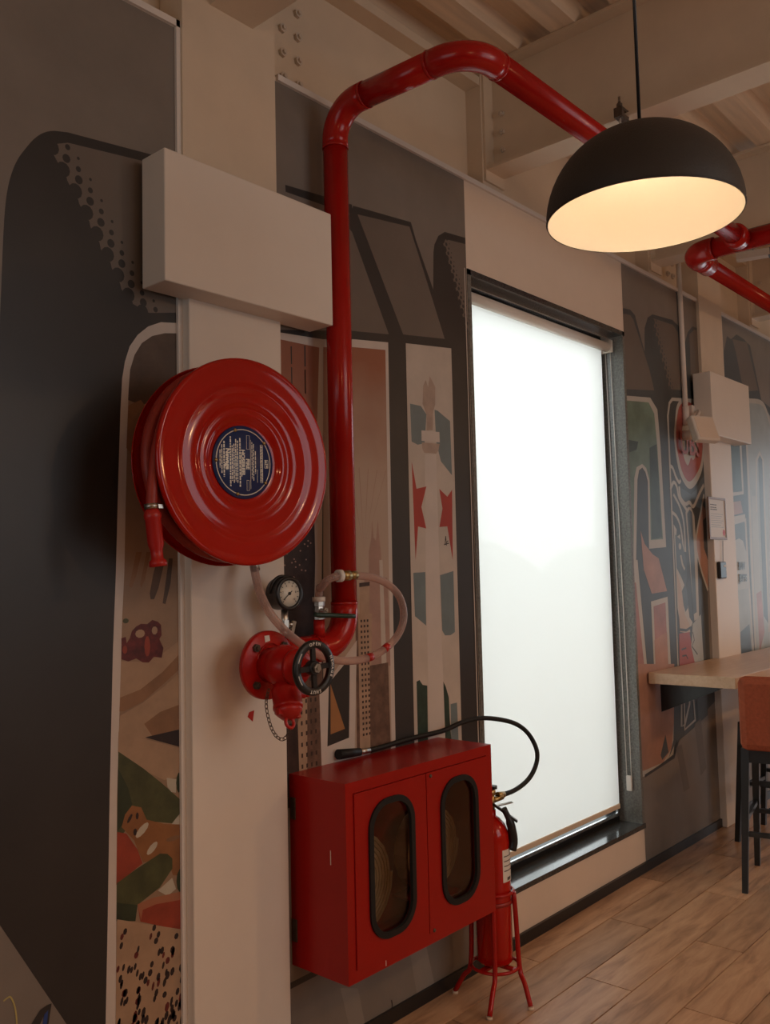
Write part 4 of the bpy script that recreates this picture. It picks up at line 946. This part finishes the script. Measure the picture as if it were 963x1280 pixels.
for i, (xc, zc, r1) in enumerate(((2.232, .590, .172), (2.640, .615, .150))):
    sb = MB().box(xc-.10, xc+.10, -.175, -.006, zc-r1-.024, zc-r1-.016).build('hose_shelf', RED_CAB, hc)

# ============================================================ FIRE EXTINGUISHER AND ITS STAND
EX, EY = 2.921, -.188
er = .0695
ex = thing('fire_extinguisher', 'red fire extinguisher standing in a tripod stand behind the cabinet', 'extinguisher', (EX, EY, .135))
cyl = MB().lathe(((0, .0), (er*.9, .0), (er, .01), (er, .455), (er*.96, .485), (er*.78, .515), (er*.48, .538), (er*.30, .546), (.020, .55), (.020, .57), (0, .57)), (EX, EY, .135), (0, 0, 1), 40).build('cylinder', RED, ex)
def patch(z0, z1, a0, a1, rr, m, name, parent):
    mb = MB(); n = 12; g = []
    for k in range(n+1):
        a = math.radians(a0+(a1-a0)*k/n); g.append((math.cos(a), math.sin(a)))
    for k in range(n):
        mb.poly([(EX+rr*g[k][0], EY+rr*g[k][1], z0), (EX+rr*g[k+1][0], EY+rr*g[k+1][1], z0), (EX+rr*g[k+1][0], EY+rr*g[k+1][1], z1), (EX+rr*g[k][0], EY+rr*g[k][1], z1)])
    return mb.build(name, m, parent)
lb = patch(.445, .565, 250, 345, er+.0006, LABEL_WHITE, 'label', cyl)
pl = MB()
for k in range(8):
    patch(.485+k*.009, .4885+k*.009, 255, 340, er+.0012, PRINT_DARK, 'label_text', lb) if k % 2 == 0 else None
patch(.450, .462, 268, 290, er+.0012, PRINT_DARK, 'label_text', lb); patch(.450, .462, 300, 330, er+.0012, PRINT_DARK, 'label_text', lb)
MB().lathe(((er+.0005, 0), (er+.0035, .001), (er+.0035, .014), (er+.0005, .015)), (EX, EY, .355), (0, 0, 1), 40, ring=True).build('band', RED_DRUM, ex)
vt = Vector((EX, EY, .705))
MB().cyl(vt, vt+Vector((0, 0, .055)), .017, 14).lathe(((.016, 0), (.022, .004), (.022, .02), (.014, .026), (0, .026)), vt+Vector((0, 0, .053)), (0, 0, 1), 14).cyl(vt+Vector((0, 0, .03)), vt+Vector((.055, -.02, .040)), .011, 12).build('valve_head', BRASS, ex)
MB().obox(vt+Vector((.02, -.045, -.005)), Vector((.45, -.6, -.55)).normalized(), Vector((.8, .6, 0)), Vector((.33, -.44, .85)).normalized(), .065, .010, .004).build('grip_handle', BLACK, ex)
MB().obox(vt+Vector((.03, -.02, .012)), Vector((.75, -.5, .12)).normalized(), Vector((.55, .83, 0)), (0, 0, 1), .055, .008, .002).build('lever', STEEL, ex)
MB().lathe(((.014, 0), (.014, .012)), vt+Vector((-.004, -.02, .082)), (0, 0, 1), 14).build('knob', BLACK, ex)
MB().tube([vt+Vector((.010, -.055, .01)), vt+Vector((.028, -.07, -.045)), vt+Vector((.040, -.075, -.11)), vt+Vector((.032, -.072, -.150))], [.012]*4+[.017]*9, 10, 4).build('horn_sleeve', BLACK, ex)
hs = [(2.953,-0.2,0.7542),(2.997,-0.2,0.7486),(3.083,-0.2,0.7508),(3.173,-0.2,0.7721),(3.23,-0.2,0.8104),(3.268,-0.19,0.8553),(3.278,-0.17,0.9012),(3.25,-0.15,0.9531),(3.192,-0.13,0.9925),(3.099,-0.11,1.02),(3.011,-0.085,1.033),(2.924,-0.06,1.026),(2.848,-0.045,1.01),(2.79,-0.03,1.002),(2.629,-0.022,1),(2.448,-0.022,0.9935),(2.342,-0.022,0.9963)]
MB().tube(hs, .0095, 12, 5).build('hose', BLACK_RUBBER, ex)
ha, hb = Vector((2.342,-0.022,0.9963)), Vector((2.253,-0.022,1.005))
MB().cyl(hs[0], hs[1], .012, 12).build('hose_ferrule', BRASS, ex)
MB().cyl(ha+Vector((.02, 0, 0)), ha+Vector((.07, 0, -.002)), .0105, 12).build('hose_ferrule', STEEL, ex)
MB().cyl(ha+Vector((.02, 0, 0)), hb, .014, 14, .018).build('nozzle', BLACK_RUBBER, ex)
sd_ = thing('extinguisher_stand', 'red tripod stand with hoops holding the fire extinguisher', 'stand', (EX, EY, 0))
for zz, rr in ((.122, .091), (.40, .0775)):
    MB().tube([(EX+rr*math.cos(2*PI*k/36), EY+rr*math.sin(2*PI*k/36), zz) for k in range(36)], .0065, 8, close=True).build('hoop', RED_PIPE, sd_)
MB().obox((EX, EY, .124), (1, .0, 0), (0, 1, 0), (0, 0, 1), .092, .012, .004).obox((EX, EY, .124), (0, 1, 0), (1, 0, 0), (0, 0, 1), .092, .012, .004).build('cradle', RED_PIPE, sd_)
for ang, fx, fy in ((126, 2.848, -.047), (214, 2.762, -.268), (293, 2.918, -.345)):
    q = math.radians(ang); c, s_ = math.cos(q), math.sin(q)
    pts = [(EX+.080*c, EY+.080*s_, .40), (EX+.086*c, EY+.086*s_, .30), (EX+.094*c, EY+.094*s_, .12), (EX+.4*(fx-EX)+.6*.098*c, EY+.4*(fy-EY)+.6*.098*s_, .075), (fx, fy, .010)]
    lg = MB().tube(pts, .0095, 10, 4).build('leg', RED_PIPE, sd_)
    MB().cyl((fx, fy, 0), (fx, fy, .010), .0115, 12).build('foot', CREAM_STEEL, lg, 'pale foot cap')

# ============================================================ ROLLER BLIND
rb = thing('roller_blind', 'glowing white roller blind pulled down over the tall window', 'blind', (3.87, .09, 2.86))
MB().cyl((3.165, .085, 2.872), (4.572, .085, 2.872), .026, 20).build('roll', WHITE, rb)
for x in (3.16, 4.570): MB().box(x, x+.008, .05, .12, 2.84, 2.92).build('end_bracket', WHITE, rb)
fb = MB(); fb.poly([(3.172, .100, .356), (4.535, .100, .356), (4.535, .100, 2.872), (3.172, .100, 2.872)]); fb.build('fabric', BLIND, rb)
MB().box(3.172, 4.535, .094, .106, .332, .358, .003).build('bottom_bar', CREAM_STEEL, rb)
cx0 = (4.512,0.045,0.451)
ca, cb_ = (4.5835, .085, 2.872), (cx0[0], .05, cx0[2]+.03)
chn = MB().tube([(4.582, .10, 2.872), (4.582, .085, 1.6), (4.580, .072, cx0[2]+.05)], .0022, 6, 4).tube([(4.582, .07, 2.872), (4.582, .055, 1.6), (4.580, .045, cx0[2]+.05)], .0022, 6, 4)
chn.build('chain', LABEL_WHITE, rb)
MB().box(4.572, 4.588, .044, .074, cx0[2]-.03, cx0[2]+.052, .004).build('chain_weight', LABEL_WHITE, rb)

# ============================================================ PENDANT LAMP
PX_, PY_, PZ_ = 1.878, -1.395, 2.415
pr_r = .2175
pl_ = thing('pendant_lamp', 'black dome pendant lamp with glowing cream inside', 'lamp', (PX_, PY_, PZ_))
hgt = .204
op = []; ip = []
for k in range(17):
    a = PI/2*k/16
    op.append((pr_r*math.cos(a)**.92 if k < 16 else 0, hgt*math.sin(a)))
    ip.append(((pr_r-.004)*math.cos(a)**.92 if k < 16 else 0, (hgt-.004)*math.sin(a)))
sh = MB(); sh.lathe([(pr_r-.0022, 0)]+op[1:], (PX_, PY_, PZ_+.0), (0, 0, 1), 72)
for f in [f for f in sh.bm.faces if len(f.verts) > 4 and f.calc_center_median().z < PZ_+.05]: sh.bm.faces.remove(f)
sh.lathe([(pr_r-.0022, -.0005), (pr_r, .004)], (PX_, PY_, PZ_), (0, 0, 1), 72)
for f in [f for f in sh.bm.faces if len(f.verts) > 4 and f.calc_center_median().z < PZ_+.05]: sh.bm.faces.remove(f)
sh = sh.build('shade', BLACK_SHADE, pl_)
li = MB(); li.lathe(ip, (PX_, PY_, PZ_+.0003), (0, 0, 1), 72)
for f in [f for f in li.bm.faces if len(f.verts) > 4 and f.calc_center_median().z < PZ_+.05]: li.bm.faces.remove(f)
li.build('lining', SHADE_IN, pl_, 'cream inside of the shade')
MB().cyl((PX_, PY_, PZ_+hgt-.002), (PX_, PY_, PZ_+hgt+.012), .02, 16, .008).build('cap', BLACK, pl_)
MB().cyl((PX_, PY_, PZ_+hgt+.01), (PX_, PY_, 3.955), .0042, 8).build('cord', BLACK, pl_)
MB().cyl((PX_, PY_, PZ_+.175), (PX_, PY_, PZ_+hgt-.006), .02, 16).build('lamp_holder', BLACK, pl_)
BULB = mat('glowing_bulb', (1, .9, .75), .4, emit=(1, .72, .47), estr=54)
MB().lathe(((.012, .180), (.014, .175), (.026, .160), (.028, .148), (.022, .134), (.010, .128), (0, .127)), (PX_, PY_, PZ_), (0, 0, 1), 20).build('bulb', BULB, pl_)

# ============================================================ COUNTER, STOOLS
ct = thing('bar_counter', 'light oak wall counter on a black bracket beside the far column', 'counter', (6.4, -.25, .985))
MB().box(4.718, 9.0, -.492, -.046, .988, 1.048, .003).build('counter_top', COUNTER, ct)
MB().box(4.718, 5.664, -.047, -.013, .988, 1.048, .001).build('counter_infill', COUNTER, ct)
for x in (4.86, 6.3, 7.6): MB().prism([(x, -.0145, .987), (x, -.37, .987), (x, -.37, .968), (x, -.0145, .815)], (.012, 0, 0)).build('wall_bracket', BLACK, ct)
for x in (5.0, 5.9, 6.9):
    MB().box(x-.025, x+.025, -.44, -.40, .966, .987).build('fixing_plate', BLACK, ct)
def make_stool(label):
    t = thing('bar_stool', label, 'stool', (0, 0, 0), 0, 'rust orange bar stools at the counter')
    # faces +x; back at x=-.2; own frame
    def bp(mb, name, m, lab=None):
        o = mb.build(name, m); o.parent = t; return o
    bp(MB().box(-.215, .20, -.208, .208, .705, .79, .022), 'seat', FABRIC)
    b = MB().box(-.280, -.200, -.208, .208, .705, 1.072, .034); 
    bp(b, 'backrest', FABRIC)
    bp(MB().box(-.20, .17, -.19, .19, .635, .707), 'seat_frame', STOOL_BLACK)
    for sx in (-1, 1):
        for sy in (-1, 1):
            a = Vector((sx*.185, sy*.195, .706 if sx < 0 else .70)); b_ = Vector((sx*.235, sy*.222, 0))
            dd = (b_-a).normalized(); mb = MB(); h0, h1 = .0195, .014
            mb.rings([[a+Vector((h0*i, h0*j, 0)) for i, j in ((-1,-1),(1,-1),(1,1),(-1,1))], [b_+Vector((h1*i, h1*j, 0)) for i, j in ((-1,-1),(1,-1),(1,1),(-1,1))]], False, True, False)
            bp(mb, 'leg', STOOL_BLACK)
    for z, sx in ((.285, -1), (.30, 1), (.45, 1)):
        k = .185+.05*(1-z/.62); bp(MB().box(sx*k-.011, sx*k+.011, -.205, .205, z-.011, z+.011), 'rung', STOOL_BLACK)
    for sy in (-1, 1):
        bp(MB().box(-.215, .215, sy*.21-.010, sy*.21+.010, .335, .357), 'rung', STOOL_BLACK)
    bp(MB().box(.232, .238, -.15, .15, .29, .312), 'foot_plate', ALU)
    return t
s1 = make_stool('rust orange bar stool with black legs in front of the oak counter')
s1.location = (4.88, -.70, 0); s1.rotation_euler = (0, 0, math.radians(12))
s2 = copy_tree(s1); s2['label'] = 'second bar stool tucked under the oak counter, mostly hidden behind the front stool'
s2.location = (5.65, -.43, 0); s2.rotation_euler = (0, 0, math.radians(90))

# ============================================================ SMALL THINGS ON THE FAR COLUMN
cd2 = thing('conduit', 'thin white cable conduit running down the wall beside the far column', 'conduit', (5.44, -.012, 2.52))
MB().cyl((5.376,-0.018,3.569), (5.381,-0.018,2.528), .016, 12).build('tube', WHITE_TRIM, cd2)
MB().cyl((5.384,-0.018,2.624), (5.382,-0.018,2.508), .021, 12).build('socket', WHITE_TRIM, cd2)
sk = thing('wall_speaker', 'small white tilted speaker on a bracket beside the far white boxing', 'speaker', tuple((5.507,-0.02,2.588)))
sc_ = Vector((5.264,-0.17,2.447)); sx_ = Vector((.93, -.36, 0)).normalized(); sz_ = Vector((.12, .30, .95)).normalized(); sy_ = sx_.cross(sz_).normalized(); sz_ = sy_.cross(sx_)*-1
if sz_.z < 0: sz_ = -sz_
w_ = MB().obox(sc_, sx_, sy_, sz_, .092, .026, .082)
bmesh.ops.bevel(w_.bm, geom=list(w_.bm.edges), offset=.010, segments=3, profile=.5, affect='EDGES')
w_.build('body', WHITE, sk)
MB().obox(sc_-sy_*(.0265 if sy_.y > 0 else -.0265), sx_, sy_, sz_, .076, .0015, .066).build('grille', CREAM, sk)
MB().tube([(5.488, -.001, 2.58), (5.487, -.06, 2.60), tuple(sc_+Vector((-.02, .045, .05)))], .011, 10, 4).box(5.455, 5.500, -.03, -.001, 2.55, 2.64).build('bracket', WHITE_TRIM, sk)
MB().lathe(((.03, 0), (.032, .05), (.02, .06)), (5.36, -.006, 2.44), (0, -1, 0), 18).build('junction', WHITE, sk)
fc = thing('framed_certificate', 'small framed certificate with red seal on the far column', 'certificate', (5.872, -.046, 1.93))
fx0, fz0 = (5.588,-0.052,1.799)[0], (5.614,-0.052,1.799)[2]; fx1, fz1 = (5.876,-0.052,2.066)[0], (5.621,-0.052,2.069)[2]
MB().frame_prism([(fx0, -.053, fz0), (fx1, -.053, fz0), (fx1, -.053, fz1), (fx0, -.053, fz1)], [(fx0+.014, -.053, fz0+.014), (fx1-.014, -.053, fz0+.014), (fx1-.014, -.053, fz1-.014), (fx0+.014, -.053, fz1-.014)], (0, .0075, 0)).build('frame', MATS['print_crust'], fc)
pa = MB().box(fx0+.012, fx1-.012, -.050, -.0465, fz0+.012, fz1-.012).build('paper', LABEL_WHITE, fc)
tl = MB(); r_c = random.Random(3)
for k, zz in enumerate((.045, .062, .075)):
    x = fx0+.035
    while x < fx0+.13: w = .012+.02*r_c.random(); tl.box(x, min(x+w, fx0+.15), -.0508, -.0498, fz1-zz-.006, fz1-zz); x += w+.006
tl.build('paper_print', PRINT_DARK, pa)
tl = MB()
for k in range(7): tl.box(fx0+.04, fx1-.05-.02*(k % 3), -.0508, -.0498, fz1-.105-k*.014-.003, fz1-.105-k*.014)
tl.build('paper_print', MATS['print_pale_blue'], pa)
MB().lathe(((.020, 0), (.020, .001)), (fx1-.045, -.0498, fz0+.045), (0, -1, 0), 16).build('seal', SEAL_RED, pa)
pg2 = thing('cable_switch', 'small black device hanging by a thin cable below the framed certificate', 'switch', tuple((5.748,-0.06,1.606)))
pa_, pb_ = (5.689,-0.062,1.657), (5.796,-0.062,1.548)
MB().box(pa_[0], pb_[0], -.070, -.0465, pb_[2], pa_[2], .008).build('body', BLACK, pg2)
MB().box((pa_[0]+pb_[0])/2+.01, pb_[0]-.016, -.0708, -.069, (pa_[2]+pb_[2])/2+.020, pa_[2]-.022).build('label', LABEL_WHITE, pg2)
MB().cyl((5.789,-0.05,1.647), (5.805,-0.05,1.792), .0018, 6).build('cable', PRINT_DARK, pg2)
fl_ = thing('tube_light', 'small white light fitting high on the far wall beam', 'light', tuple((5.81,-0.3331,3.62)))
q = Vector((5.825,-0.3278,3.62))
MB().obox(q, (.25, -.97, 0), (.97, .25, 0), (0, 0, 1), .10, .035, .022).build('body', WHITE, fl_)
MB().obox(q+Vector((.03, -.10, 0)), (.25, -.97, 0), (.97, .25, 0), (0, 0, 1), .014, .037, .024).build('end_cap', BLACK, fl_)
MB().cyl(q, q+Vector((0, 0, 3.955-q.z)), .005, 6).build('rod', STEEL, fl_)
